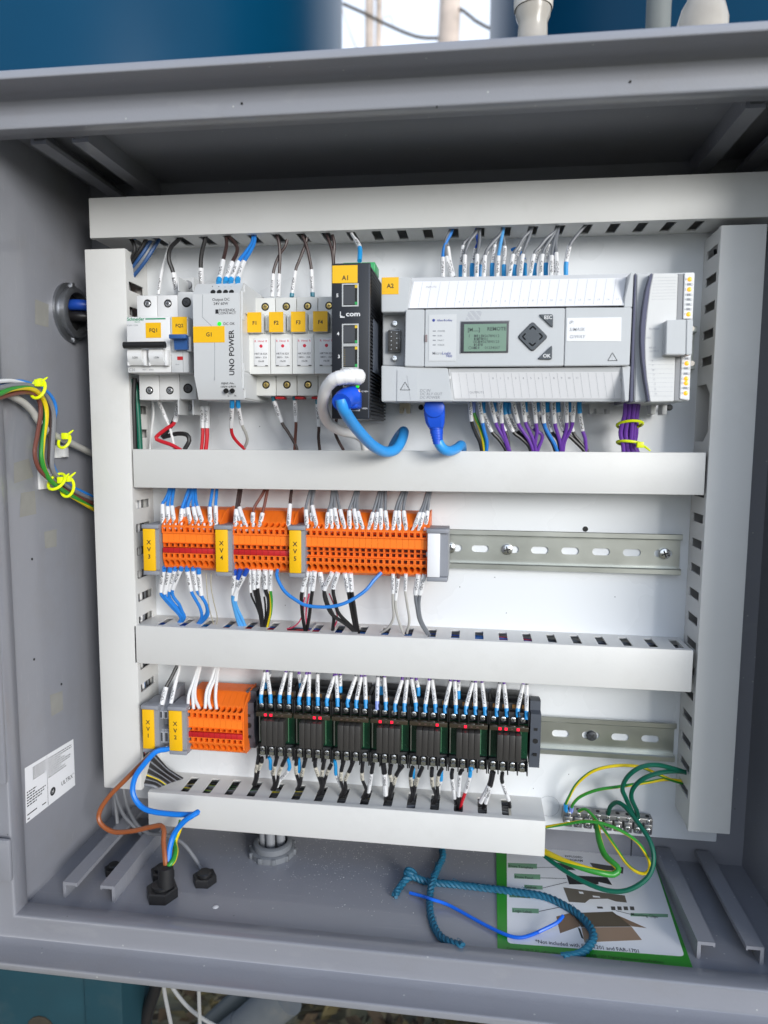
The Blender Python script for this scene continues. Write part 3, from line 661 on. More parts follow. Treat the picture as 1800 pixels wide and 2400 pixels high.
fill('black and grey wires inside the lowest duct under the relays', False, bl.x+4, br.x-30, (bl.z+br.z)/2-13, (bl.z+br.z)/2+14, ['black','black','black','grey','black','yg','black'], 34, 4, angB, 1)
fill('black, red, white and blue wires inside the left duct', True, -482, -14, -33, -3, ['black','blue','red','black','grey','white','black'], 26, 5)
fill('dark wires inside the right duct', True, -482, -14, 482, 510, ['black','grey','black','purple'], 12, 6)

# ================================================================== DIN RAILS
def slotted(m, x0, x1, z0, z1, y, slots, sw, sh):
    """flat web with real oblong slots"""
    cur = x0
    for c in slots+[None]:
        e = x1 if c is None else c-sw/2-3
        m.add([(cur,y,z0),(e,y,z0),(e,y,z1),(cur,y,z1)], [(0,1,2,3)])
        if c is None: break
        zc = (z0+z1)/2; r = sh/2; o = [(c-sw/2-3,z0),(c,z0),(c+sw/2+3,z0),(c+sw/2+3,zc),(c+sw/2+3,z1),(c,z1),(c-sw/2-3,z1),(c-sw/2-3,zc)]
        inn = []; k = 20
        for i in range(k):
            a = 2*math.pi*(i+.5)/k; px, pz = math.cos(a)*r, math.sin(a)*r; inn.append((c+px+(sw/2-r if px > 0 else -(sw/2-r)), zc+pz))
        bm = bmesh.new(); vo = [bm.verts.new((a,y,b)) for a,b in o]; vi = [bm.verts.new((a,y,b)) for a,b in inn]
        ed = [bm.edges.new((vo[i],vo[(i+1)%8])) for i in range(8)]+[bm.edges.new((vi[i],vi[(i+1)%k])) for i in range(k)]
        bmesh.ops.triangle_fill(bm, use_beauty=True, edges=ed)
        for f in list(bm.faces):
            if f.normal.y > 0: f.normal_flip()
        m.bm(bm); m.add([(a,y,b) for a,b in inn]+[(a,y+1,b) for a,b in inn], [(i,(i+1)%k,(i+1)%k+k,i+k) for i in range(k)])
        cur = c+sw/2+3
def din_rail(label, x0, x1, zc, slots, screws, ang=0):
    T = thing('din_rail', label, 'mounting rail', ((x0+x1)/2,-.1,zc), 'zinc plated mounting rails')
    m = MB(); slotted(m, x0, x1, zc-12.3, zc+12.3, -1.4, slots, 15, 6.4); m.part('slotted_web', zinc, T)
    for s in (1,-1):
        pr = [(-1.4,12.3),(-6.6,12.3),(-7.6,13.2),(-7.6,17.0),(-7.1,17.5),(-6.3,17.5),(-6.3,13.7),(-1.4,13.4),(-.2,13.2),(-.2,12.3)]
        pr = [(y, zc+z*s) for y, z in pr]
        MB().prism(pr, x0, x1, lambda a,b,n: (n,a,b)).part('rail_flange', zinc, T)
    for x in screws: screw_me((x,-1.6,zc), 5.0, T)
    if ang: T.rotation_euler.y = ang
    return T
_scr = {}
def screw_mesh(r, m=None):
    key = (r, m.name if m else '')
    if key in _scr: return _scr[key]
    b = MB(); b.lathe((0,0,0), (0,-1,0), [(r,-.3),(r,r*.25),(r*.86,r*.5),(r*.55,r*.62),(r*.2,r*.64)], 16)
    b.k = 1; h = r*.655
    b.box(-r*.62,r*.62,-h-.02,-h+r*.2,-r*.11,r*.11); b.box(-r*.11,r*.11,-h-.05,-h+r*.2,-r*.62,r*.62)
    _scr[key] = b.mesh('screw', [m or steel, recess_dark]); return _scr[key]
def screw_me(pos, r, parent, m=None, name='screw'):
    return inst(name, screw_mesh(r, m), pos, parent, rot=(0, random.uniform(0,1.5), 0))
r2a = at('Z',1046,1290,-7.5); r2b = at('Z',1598.5,1295.8,-7.5)
xs = [at('G',x,404,-1.4).x for x in (60,222,404,584,769,957,1144,1335)]
din_rail('zinc mounting rail with round head screws right of the orange terminals', 3, r2b.x, (r2a.z+r2b.z)/2-.2, [xs[0]-42.5,xs[0]-21]+xs, [at('G',38,408,-2).x, at('G',385,404,-2).x, at('G',1340,422,-2).x])
r3a = at('Z',1269.5,1723.5,-7.5); r3b = at('Z',1583.8,1741.7,-7.5)
xs = [at('K',x,280,-1.4).x for x in (310,545,775,1010)]
din_rail('zinc mounting rail with a dark screw right of the relays', 3, r3b.x, (r3a.z+r3b.z)/2, xs, [])
o = [k for k in bpy.data.objects if k.name.startswith('din_rail')][-1]
screw_me((xs[1]+.8,-1.6,(r3a.z+r3b.z)/2), 4.6, o, dark_grey)
din_rail('zinc mounting rail hidden behind the breakers and controller', 3, 476, -92, [], [])
# ================================================================== ROW 1: BREAKERS, SUPPLY, FUSES
def cyl_recess(m, x, z, y, r, d=5):
    """short dark well with a raised rim, opening towards the camera"""
    m.lathe((x,y,z), (0,-1,0), [(r+.5,-.4),(r+.5,.12),(r,.12),(r*.96,-.35)], 16)
def well(parent, x, z, y, r, inner, name='screw_well'):
    b = MB(); b.lathe((x,y,z), (0,-1,0), [(r,.16),(r*.97,.18)], 18); b.part(name, hole_black, parent)
    s = inst('terminal_screw', screw_mesh(r*.72, inner), (x,y-.1,z), parent, rot=(0, random.uniform(0,3), 0)); s.scale = (1,.35,1)
def sticker(parent, c, x0, y0, x1, y1, Y, txt, name='id_label', h=None, dz=0, m=None):
    X0_,X1_,Za,Zb = rect(c,x0,y0,x1,y1,Y)
    s = MB().box(X0_,X1_,Y-.25,Y,Za,Zb).part(name, m or yellow_label, parent, 'yellow label reading '+txt if txt else None)
    if txt:
        t = MB().text(txt, (X0_+X1_)/2, Y-.3, (Za+Zb)/2+dz, h or (Zb-Za)*.24); t.part('lettering', ink, s)
    return s
# -- FQ1 two pole breaker
YS, YN = -45.0, -65.0
sx0,sx1,_,sz1 = rect('A',505,620,850,700,YS); _,_,sz0,_ = rect('A',515,1400,870,1505,YS)
nx0,nx1,_,nz1 = rect('A',410,800,772,900,YN); _,_,nz0,_ = rect('A',430,1100,795,1275,YN)
nx0 = rect('A',422,800,790,1275,YN)[0]; nx1 = rect('A',422,800,790,1275,YN)[1]
T = thing('circuit_breaker', 'white two pole breaker with black toggle bar, labelled FQ1', 'breaker', ((sx0+sx1)/2,-2,sz0))
xm = (sx0+sx1)/2
for a, b in ((sx0,xm-.15),(xm+.15,sx1)): MB().bbox(a,b,YS,-8,sz0,sz1,.8).part('pole_housing', white_plastic, T)
MB().bbox(nx0,nx1,YN,YS+.3,nz0,nz1,1.0).part('front_nose', white_plastic, T)
for x, y in ((598,690),(770,690),(615,1425),(787,1425)):
    p = at('A',x,y,YS); m = MB(); cyl_recess(m,p.x,p.z,YS,3.6); m.part('terminal_rim', white_plastic, T); well(T,p.x,p.z,YS,3.4,steel)
a = at('A',388,1040,-77); b = at('A',738,1040,-77)
MB().cyl((a.x,-75,a.z),(b.x,-75,a.z),2.7,14).part('toggle_bar', black_plastic, T)
for x in (500,680):
    p0 = at('A',x-60,1090,-70); p1 = at('A',x+62,1210,-70); k = MB()
    pr = [(-64.5,p0.z+2),(-72,p0.z+1.5),(-73.5,p0.z-3),(-72.5,p1.z+4),(-69,p1.z),(-64.5,p1.z)]
    k.yz(pr, p0.x, p1.x); tg = k.part('toggle', white_plastic, T)
    MB().text('I.ON',(p0.x+p1.x)/2+1,-73.75,(p0.z+p1.z)/2,1.5).part('lettering', ink, tg)
    for q, w in ((p0.x-1.7,1.6),(p1.x+.15,2.6)): MB().bbox(q,q+w,-70.5,-64.5,p1.z-.5,p0.z+1,.5).part('toggle_cheek', white_plastic, T)
pr = MB(); p = at('A',425,822,YN-.12); pr.text('Schneider',p.x,YN-.12,p.z,2.6,'l'); q = at('A',490,845,YN-.12); pr.text('Electric',q.x,YN-.12,q.z,1.1,'l')
x0_,x1_,za,zb = rect('A',580,814,750,825,YN); pr.box(x0_,x1_,YN-.15,YN-.02,za,zb); pr.part('green_printing', green_ink, T)
pr = MB(); p = at('A',442,1250,YN); pr.text('C20',p.x,YN-.12,p.z,2.2,'l'); p = at('A',555,1250,YN); pr.text('400V~   6000A',p.x,YN-.12,p.z,1.1,'l'); p = at('A',425,875,YN); pr.text('iC60N  C20A',p.x,YN-.12,p.z,1.2,'l'); pr.part('printing', grey_ink, T)
sticker(T,'A',583,852,712,980,YN,'FQ1')
# -- FQ2 grey residual current block
gx0,gx1,_,gz1 = rect('A',858,590,995,700,YS); gz0 = rect('A',868,1290,1005,1500,YS)[2]
gx0 = sx1+.2; gx1 = gx0+14.6
T = thing('residual_current_block', 'grey residual current block with blue lever, labelled FQ2', 'breaker', ((gx0+gx1)/2,-2,gz0))
MB().bbox(gx0,gx1,YS,-8,gz0,gz1,.8).part('housing', light_grey, T)
hx0,hx1,_,hz1 = rect('A',800,800,985,900,YN); hz0 = rect('A',812,1100,975,1275,YN)[2]; hx0 = nx1+.25; hx1 = hx0+15.2
MB().bbox(hx0,hx1,YN,YS+.3,hz0,hz1,.9).part('front_nose', light_grey, T)
for x, y in ((928,680),(940,1408)):
    p = at('A',x,y,YS); well(T,p.x,p.z,YS,4.2,dark_grey)
for y0, y1 in ((470,590),(1505,1630)):
    for xx in (862, 985): 
        e0,e1,za,zb = rect('A',xx,y0,xx+10,y1,-44); MB().box(e0,e1,-46,-12,za,zb).part('busbar_shroud', light_grey, T)
    e0,e1,za,zb = rect('A',875,y0+6,985,y1-6,-24); MB().box(e0,e1,-24,-10,za,zb).part('shroud_back', light_grey, T)
    p = at('A',940,(y0+y1)/2,-26); MB().cyl((p.x,-27,p.z),(p.x,-22,p.z),3.4,14).part('shroud_screw', mid_grey, T)
lx0,lx1,lz0,lz1 = rect('A',795,955,938,1075,-74)
k = MB(); zc = (lz0+lz1)/2; k.yz([(-64,lz1-1),(-73,lz1),(-77.5,lz1-1.5),(-77,lz1-3.2),(-72,lz1-4),(-71,lz0),(-64,lz0)], lx0+1.6, lx1-1.6); k.bbox(lx0,lx1,-78,-73,lz1-3.4,lz1,.6); k.part('lever', blue_plastic, T)
x0_,x1_,za,zb = rect('A',850,1138,897,1168,YN); MB().box(x0_,x1_,YN-.2,YN,za,zb).part('test_flag', red_plastic, T)
for xx0, xx1 in ((803,838),(925,965)):
    q0,q1,za,zb = rect('A',xx0,970,xx1,1095,-68); MB().bbox(q0,q1,-68,-64,za,zb,.8).part('lever_cheek', light_grey, T)
pr = MB(); q0,q1,za,zb = rect('A',897,1095,900,1270,YN); pr.box(q0,q1,YN-.06,YN,za,zb); p = at('A',940,830,YN); pr.text('N',p.x,YN-.1,p.z,1.4); p = at('A',850,1205,YN); pr.text('30mA',p.x,YN-.1,p.z,1.0); pr.part('printing', grey_ink, T)
sticker(T,'A',806,803,932,950,YN,'FQ2', h=2.6)
# -- G1 power supply
YG = -80.0
u0,u1,uz0,uz1 = rect('A',995,515,1385,1500,YG); u0 = at('A',985,900,YG).x; u1 = at('A',1385,900,YG).x; uz1 = at('A',1190,515,-72).z; uz0 = at('A',1190,1505,-72).z
T = thing('power_supply', 'light grey slim power supply with finned side and green lamp, labelled G1', 'power supply', ((u0+u1)/2,-2,uz0))
MB().yz([(-8,uz1-1),(-69,uz1),(-71,uz1-.4),(YG,uz1-10),(YG,uz0+18),(-72,uz0+.3),(-70,uz0),(-8,uz0+1)], u0, u1-.4).part('housing', light_grey, T)
m = MB()
for i in range(34):
    y = -76+i*2.0
    if y > -10: break
    zt, zb_ = uz1-1.5-(6 if y < -70 else 0), uz0+1.5+(7 if y < -72 else 0)
    m.box(u1-.4,u1+.7,y,y+1.0,zt-22,zt); m.box(u1-.4,u1+.7,y,y+1.0,zb_,zb_+20)
m.part('cooling_fin', light_grey, T)['kind'] = 'stuff'; MB().box(u1-.4,u1+.25,-77,-10,uz0+23,uz1-25).part('side_panel', light_grey, T)
pr = MB(); pr.text('24V DC   2.5A   60W   Made in', 0,0,0,3, mp=lambda a,b: (u1+.3, -60+b, uz0+34+a*.62)); pr.part('side_printing', grey_ink, T)
for x in (1152,1205,1258,1308):
    p = at('A',x,597,-79.0); MB().lathe((p.x,-78.3,p.z),(0,-1,.35),[(2.0,0),(2.0,1.1)],12).part('release_hole', hole_black, T)
for x in (1255,1308):
    p = at('A',x,1425,-79); MB().lathe((p.x,-76.8,p.z),(0,-1,-.35),[(2.0,0),(2.0,1.1)],12).part('release_hole', hole_black, T)
pr = MB(); top = lambda x,y: at('A',x,y,YG-.15)
for x in (1150,1203): p = at('A',x,548,-76.5); pr.text('+',p.x,-77.2,p.z,1.6)
for x in (1255,1306): p = at('A',x,548,-76.5); pr.text('-',p.x,-77.2,p.z,1.6)
for t_, x, y, h in (('Output DC',1218,655,2.1),('24V 60W',1218,690,2.1),('DC OK',1288,860,2.0),('Input AC',1268,1358,2.0),('100V-240V',1270,1386,2.0),('L',1258,1462,1.7),('N',1315,1462,1.7)):
    p = top(x,y); yy = YG-.15; pr.text(t_,p.x,yy-(0 if y < 1330 else -max(0,(uz0+18-p.z)*.45)),p.z,h)
p = top(1308,1105); pr.text('UNO POWER',p.x,YG-.15,p.z,4.0,rot=math.pi/2)
p = top(1255,757); pr.text('PHŒNIX',p.x+1.4,YG-.15,p.z+1.1,1.9,xs=1.25); pr.text('CONTACT',p.x+1.4,YG-.15,p.z-1.2,1.9,xs=1.1)
q0,q1,za,zb = rect('A',1172,740,1196,776,YG); pr.box(q0,q1,YG-.15,YG-.02,za,zb); pr.part('printing', ink, T)
pr = MB()
for (xa,ya),(xb,yb) in (((1062,520),(1060,805)),((1060,805),(1165,905)),((1165,905),(1165,1340))):
    a, b = top(xa,ya), top(xb,yb); n_ = Vector((-(b-a).z,0,(b-a).x)).normalized()*.18
    if ya < 540: a.z = uz1-10.5
    pr.add([(v.x,YG-.08,v.z) for v in (a-n_,a+n_,b+n_,b-n_)], [(0,1,2,3)])
pr.part('cover_seam', grey_ink, T)
p = top(1205,862); MB().lathe((p.x,YG,p.z),(0,-1,0),[(1.7,0),(1.5,.5),(.8,.7)],14).part('status_lamp', led_green, T)
sticker(T,'A',985,883,1250,1020,YG,'G1',h=3.0)
# -- F1..F4 fuse holders, one built then copied
YF_, YW = -60.0, -43.0
fx = at('B',85,900,YF_).x; fp = 18.05; fz1 = at('B',300,640,YW).z; fz0 = at('B',300,1470,YW).z; fs = at('B',140,1000,YW).x-.6
nz1_ = at('B',150,790,YF_).z; nz0_ = at('B',150,1285,YF_).z
T = thing('fuse_holder', 'white fuse holder labelled F1, beside the grey power supply', 'fuse holder', (fs+8.5,-2,fz0), 'fuse holders F1 to F4')
MB().bbox(fs,fs+17.6,YW,-8,fz0,fz1,.7).part('housing', cream_plastic, T)
MB().yz([(YW+.3,nz1_),(-51,nz1_-1),(-55,nz1_-14),(YF_,nz1_-15),(YF_,nz0_),(YW+.3,nz0_)][::-1], fx, fx+fp-.5).part('carrier', cream_plastic, T)
MB().bbox(fx+.2,fx+11.8,YF_-4.5,-52,nz1_-14.5,nz1_+1.5,.8).part('pull_tab', cream_plastic, T)
MB().bbox(fx+12.6,fx+fp-1.2,-57,-50,nz1_-12,nz1_+.6,.6).part('side_clip', cream_plastic, T)
q0,q1,za,zb = rect('B',130,985,250,1222,YF_); cw = MB().bbox(q0,q1,YF_-.9,YF_,za,zb,.5).part('printed_window', white_plastic, T)
pr = MB()
for t_, y, h in (('HRT18-32X',1115,1.5),('380V~  32A',1146,1.4),('10x38',1178,1.4)): p = at('B',192,y,YF_-1); pr.text(t_,(q0+q1)/2,YF_-1.0,p.z,h)
pr.box(q0+.3,q0+2.6,YF_-1.0,YF_-.9,za+.2,za+.8); pr.box(q1-2.6,q1-.3,YF_-1.0,YF_-.9,za+.2,za+.8); pr.part('printing', ink, cw)
pr = MB(); p = at('B',192,1008,YF_-1); pr.text('Himel',(q0+q1)/2,YF_-1.0,p.z,1.5)
for s in (-1,1): pr.text('R',(q0+q1)/2+s*4.6,YF_-1.0,p.z,1.7)
p = at('B',193,1050,YF_-1); pr.lathe(((q0+q1)/2,YF_-.95,p.z),(0,-1,0),[(1.35,0),(1.1,.25)],14); pr.part('red_printing', red_ink, cw)
for y in (718,1378):
    p = at('B',232,y,YW); well(T,fs+9.3,p.z,YW,3.3,brass)
FH = [T]
for i in range(1,4): FH.append(dup(T,(fs+8.5+fp*i,-2,fz0),'white fuse holder labelled F%d, %s' % (i+1, ('second from the grey power supply','third from the grey power supply','half hidden behind the black switch')[i-1])))
for i, T in enumerate(FH):
    x = fx+fp*i; s = MB().box(x+.15,x+11.9,YF_-4.8,YF_-4.5,nz1_-14.2,nz1_+1.6).part('id_label', yellow_label, T, 'yellow label reading F%d' % (i+1))
    MB().text('F%d'%(i+1),x+6.2,YF_-4.86,nz1_-6.8,2.9).part('lettering', ink, s)
# -- A1 five port switch
YA = -103.0
a0 = at('B',783,1000,YA).x; a1 = at('B',1108,1000,YA).x; az1 = at('B',940,347,YA).z; az0 = at('B',940,1666,YA).z
T = thing('network_switch', 'black finned network switch with five ports, labelled A1', 'network switch', ((a0+a1)/2,-8,az0))
MB().bbox(a0,a1,YA,YA+3,az0,az1,.7).part('face_plate', black_metal, T)
MB().box(a0+1.2,a1-1.2,YA+3,-12,az0+.6,az1-.6).part('case', black_metal, T)
m = MB()
for i in range(42):
    z = az0+1.5+i*(az1-az0-3)/42
    m.box(a0-.4,a0+1.3,YA+3.2,-14,z,z+1.3)
m.part('left_fin', black_metal, T)['kind'] = 'stuff'; m = MB()
for i in range(42):
    z = az0+1.5+i*(az1-az0-3)/42
    m.box(a1-1.3,a1+.5,YA+3.2,-14,z,z+1.3)
m.part('right_fin', black_metal, T)['kind'] = 'stuff'
q0,q1,za,zb = rect('B',1108,800,1205,1255,YA); MB().box(a1+.5,a1+.9,YA+12,-40,za,zb).part('side_label', slate, T)
q0,q1,za,zb = rect('B',1096,350,1100,1660,YA); MB().box(q0,q1,YA-.15,YA,az0+.8,az1-.8).part('edge_groove', slate, T)
sticker(T,'B',790,368,1003,517,YA,'A1',h=3.2,dz=-2.6)
def port(y0, y1, dark, x0=872, x1=1012):
    q0,q1,za,zb = rect('B',x0,y0,x1,y1,YA); fr = MB(); b = .9
    for r_ in ((q0,q0+b,za,zb),(q1-b,q1,za,zb),(q0+b,q1-b,za,za+b),(q0+b,q1-b,zb-b,zb)): fr.box(r_[0],r_[1],YA-.5,YA,r_[2],r_[3])
    f = fr.part('port', mat('port_metal',(0.62,0.62,0.60),0.35,metal=.6), T)
    MB().box(q0+b,q1-b,YA-.1,YA+.0,za+b,zb-b).part('opening', hole_black, f)
    MB().box(q0+b+.3,q1-2.8,YA-.3,YA-.1,za+1.6,zb-1.6).part('cavity', dark_grey, f)
    if dark:
        g = MB()
        for i in range(8): g.box(q0+b+.5,q0+b+1.6,YA-.4,YA-.3,za+2+i*(zb-za-4)/8,za+2.3+i*(zb-za-4)/8)
        g.part('contact', brass, f)
    for z, mm in ((zb-2.2, led_amber if False else mat('led_yellow',(0.75,0.5,0.02),.3)),(za+2.2, mat('led_dimgreen',(0.02,0.35,0.08),.3))): MB().box(q1-2.7,q1-.8,YA-.55,YA-.1,z-1.0,z+1.0).part('lamp', mm, f)
port(522,716,False); port(862,1040,False); port(1042,1240,True)
port(1245,1400,False,880,1018); port(1412,1600,False,882,1024)
for x, y, mm in ((1000,1255,mat('led_yellow_on',(1,.42,.01),.3,emit=.35)),(1002,1388,led_green),(1007,1437,mat('led_yellow_on',(0,0,0))),(1008,1570,led_green)):
    p = at('B',x,y,YA-.7); MB().lathe((p.x,YA-.5,p.z),(0,-1,0),[(1.3,0),(1.1,.5),(.5,.7)],10).part('lit_lamp', mm, T)
pr = MB()
for t_, x, y in (('5',832,622),('4',838,945),('3',845,1138)): p = at('B',x,y,YA); pr.text(t_,p.x,YA-.12,p.z,2.4)
p = at('B',855,780,YA); pr.text('L',p.x,YA-.12,p.z,3.6,'l',xs=.75); q = at('B',878,785,YA); pr.box(p.x,p.x+3.4,YA-.12,YA-.02,p.z-2.6,p.z-1.8); q = at('B',905,778,YA); pr.text('com',q.x,YA-.12,q.z,3.4,'l',xs=1.25)
for t_, y in (('10/100M',1433),('1000M',1577)): p = at('B',1062,y,YA); pr.text(t_,p.x,YA-.12,p.z,1.1)
pr.part('printing', white_ink, T)
g = at('B',1040,330,-70); MB().bbox(g.x-13,g.x+12,-82,-60,az1-2,az1+5.5,.8).part('green_connector', conn_green, T); MB().cyl((g.x+1.5,-84,az1+2.5),(g.x+1.5,-80,az1+2.5),2.2,10).part('connector_screw', steel, T)
for x, z in ((a1-3,az1-2.2),): pass
# ================================================================== A2 CONTROLLER
YP = -90.0
bx0 = at('C',50,1000,-88).x; bx1 = at('D',640,1000,-88).x; bz1 = at('C',180,540,-86).z; bz0 = at('C',180,1590,-88).z
T = thing('controller', 'wide grey programmable controller with green screen and keypad, labelled A2', 'controller', ((bx0+bx1)/2,-2,bz0))
def pol(c, pts, Y): return [(at(c,x,y,Y).x, at(c,x,y,Y).z) for x, y in pts]
def pol2(pts, Y): return [(at(c,x,y,Y).x, at(c,x,y,Y).z) for c, x, y in pts]
def slab(pts, Y, th=3, b=0.5):
    P = pol2(pts, Y); m = MB(); m.xz(P, Y, Y+th); bm = bmesh.new(); me = m.mesh('x', []); bm.from_mesh(me); bpy.data.meshes.remove(me)
    for v in bm.verts: v.co = v.co/MM
    bmesh.ops.recalc_face_normals(bm, faces=bm.faces[:])
    if b: bmesh.ops.bevel(bm, geom=bm.edges[:], offset=b, segments=2, affect='EDGES')
    return MB().bm(bm)
MB().bbox(bx0+1,bx1-1,-70,-6,bz0+2,bz1-2.5,.8).part('base_housing', grey_plastic, T)
MB().box(bx0+14,bx1-4,-71,-69.5,bz0+4,bz1-8).part('inner_housing', mid_grey, T)
slab([('C',50,540),('C',303,540),('C',266,833),('C',50,835)], -88, 20).part('upper_end_block', grey_plastic, T)
slab([('C',50,1287),('C',245,1297),('C',612,1308),('C',650,1588),('C',50,1590)], -88, 20).part('lower_end_block', grey_plastic, T)
slab([('C',62,838),('C',252,836),('C',245,1293),('C',62,1284)], -74, 6).part('port_recess', mat('recess_grey',(0.42,0.43,0.44),.5), T)
P0,P1,P2,P3 = rect('C',105,985,217,1178,-76); d9 = MB(); d9.bbox(P0,P1,-78.5,-74,P2,P3,1.3); d9 = d9.part('serial_port', mat('port_shell',(0.25,0.25,0.25),.3,metal=.8), T)
MB().bbox(P0+.9,P1-.9,-79,-78.2,P2+1,P3-1,.4).part('insert', mat('port_insert',(0.06,0.058,0.055),.5), d9); pn = MB()
for i in range(5): pn.cyl((P0+3,-79.4,P2+2.2+i*(P3-P2-4.4)/4),(P0+3,-78.9,P2+2.2+i*(P3-P2-4.4)/4),.35,6)
for i in range(4): pn.cyl((P1-3,-79.4,P2+3.2+i*(P3-P2-6.4)/3),(P1-3,-78.9,P2+3.2+i*(P3-P2-6.4)/3),.35,6)
pn.part('pins', steel, d9)
for x, y in ((163,931),(160,1226)):
    p = at('C',x,y,-76); MB().lathe((p.x,-74,p.z),(0,-1,0),[(2.1,0),(2.1,2.4),(1.2,2.5),(1.1,1.2)],6).part('hex_post', steel, T)
slab([('C',256,812),('C',416,812),('C',410,1297),('C',246,1293)], YP+.4, 6).part('left_door', grey_plastic, T)
slab([('C',420,812),('C',1603,800),('C',1590,1290),('C',413,1297)], YP, 6).part('front_panel', grey_plastic, T)
slab([('D',93,797),('D',655,795),('D',633,1285),('D',80,1290)], YP, 6).part('right_door', grey_plastic, T)
slab([('D',640,500),('D',668,500),('D',655,795),('D',585,796),('D',590,720)], -86, 14).part('upper_right_block', grey_plastic, T)
slab([('D',566,1295),('D',640,1288),('D',625,1588),('D',592,1588)], -87, 14).part('lower_right_block', grey_plastic, T)
slab([('C',418,1025),('C',438,1025),('C',438,1086),('C',416,1086)], YP-.6, 1, .2).part('mode_slider', mat('slider',(0.25,0.20,0.20),.5), T)
# hinged wiring doors with the ruled paper strips
def strip_door(name, c4, c4p, Y0_, Y1_, ncell, first, numbers, title, ty, ny, over):
    """c4: frame corners, c4p: paper corners (tl, tr, br, bl), Y0_ at top edge, Y1_ at bottom edge"""
    def pt(c, x, y, k): return at(c, x, y, (Y0_ if k < 2 else Y1_))
    F = [pt(*c, i) for i, c in enumerate(c4)]; back = [v+Vector((0,4,0)) for v in F]
    fr = MB().add(F+back, [(3,2,1,0),(0,1,5,4),(1,2,6,5),(2,3,7,6),(3,0,4,7),(4,5,6,7)]).part(name, mat('clear_door',(0.62,0.63,0.65),.25), T)
    nf = (F[1]-F[0]).cross(F[3]-F[0]); Q = []
    for c, x, y in c4p:
        d = ray(c, x, y); Q.append(CC+d*((F[0]-CC).dot(nf)/d.dot(nf))+Vector((0,-.3,0)))
    MB().add(Q+[v+Vector((0,.2,0)) for v in Q], [(3,2,1,0),(0,1,5,4),(1,2,6,5),(2,3,7,6),(3,0,4,7)]).part('paper_strip', paper, fr)
    def uv(s, t): return (Q[0].lerp(Q[1], s)).lerp(Q[3].lerp(Q[2], s), t)+Vector((0,-.12,0))
    ln = MB()
    for i in range(1, ncell):
        s = i/ncell; w = .0006; ln.add([uv(s-w,.03),uv(s+w,.03),uv(s+w,.97),uv(s-w,.97)], [(3,2,1,0)])
    ln.part('ruling', faint_ink, fr); tx = MB(); k = (Q[1]-Q[0]).length; kz = (Q[3]-Q[0]).length
    def txt(sv, s, t, h):
        vs, fs_ = text_geo(sv); x0 = min(v[0] for v in vs); x1 = max(v[0] for v in vs); q = h/.69
        tx.add([uv(s+(a-(x0+x1)/2)*q/k, t-b*q/kz) for a, b in vs], fs_)
    for i, nm in enumerate(numbers): txt(nm, (first+i+.5)/ncell, ny, 1.6)
    txt(title[0], title[1], ty, 1.7)
    tx.part('lettering', faint_ink, fr)
    for (s, t) in ((-.012,.2),(-.018,.85),(1.006,.8),(1.006,.2)): 
        p = uv(s, t); MB().bbox(p.x-.7,p.x+.7,p.y-.5,p.y+1.5,p.z-1.4,p.z+1.4,.3).part('hinge_tab', light_grey, fr)
strip_door('input_door', [('C',303,545),('D',632,512),('D',588,778),('C',266,804)], [('C',325,578),('D',600,545),('D',566,775),('C',285,803)], -72, -86, 23, 5, [str(i) for i in range(0,18)], ('INPUTS',.09), .25, .82, True)
strip_door('output_door', [('C',618,1312),('D',560,1300),('D',590,1590),('C',652,1588)], [('C',640,1345),('D',545,1340),('D',575,1565),('C',668,1566)], -86, -74, 22, 5, [str(i) for i in range(0,12)], ('OUTPUTS',.14), .80, .26, True)
# front panel details
pr = slab([('C',452,858),('C',686,852),('C',680,1248),('C',448,1248)], YP-.35, .35, .12).part('indicator_plate', light_grey, T)
pm = MB(); p = at('C',520,905,YP); pm.text('Allen-Bradley',p.x,YP-.5,p.z,1.5,'l',xs=.95); p = at('C',492,905,YP); pm.lathe((p.x,YP-.36,p.z),(0,-1,0),[(1.1,0),(1.0,.15)],12)
p = at('C',565,1182,YP); pm.text('Logix',p.x,YP-.5,p.z,2.1,'l'); p = at('C',648,1207,YP); pm.text('1400',p.x,YP-.5,p.z,1.7,'r'); pm.part('blue_printing', blue_ink, pr)
pm = MB(); p = at('C',565,1182,YP); pm.text('Micro',p.x-.3,YP-.5,p.z,2.1,'r')
for i, t_ in enumerate(('POWER','RUN','FAULT','FORCE')):
    y = 996+i*39; p = at('C',527,y,YP); pm.text(t_,p.x,YP-.5,p.z,1.1,'l'); q = at('C',497,y,YP); pm.box(q.x-1.1,q.x+1.1,YP-.42,YP-.35,q.z-.4,q.z+.4)
pm.part('printing', grey_ink, pr)
q0,q1,za,zb = rect('C',722,916,1125,1180,YP); bz = MB().bbox(q0,q1,YP-1.0,YP+.2,za,zb,.4).part('screen', dark_grey, T)
s0,s1,sa,sb = rect('C',748,935,1106,1166,YP-1.0); MB().box(s0,s1,YP-1.12,YP-1.0,sa,sb).part('display', lcd, bz)
g_ = .9; br = MB(); br.box(q0-.5,q1+.5,YP-.5,YP,zb,zb+.6); br.box(q0-.5,q0,YP-.5,YP,za-.4,zb); br.part('bezel', mid_grey, bz)
pm = MB(); Wd, Hd = s1-s0, sb-sa
def lt(t_, fx_, fz_, h, al='l'): pm.text(t_, s0+Wd*fx_, YP-1.2, sb-Hd*fz_, h, al)
lt('[M.....]',.09,.20,2.5); lt('REMOTE',.55,.18,2.5)
lt('I',.12,.43,2.3); lt('O',.11,.87,2.3); lt('0123456789012',.26,.44,1.9); lt('45678901',.24,.55,1.8); lt('01234567890123',.22,.65,1.9); lt('45678',.24,.76,1.8); lt('012',.2,.87,1.9); lt('01234567',.5,.87,1.9)
rd = random.Random(3)
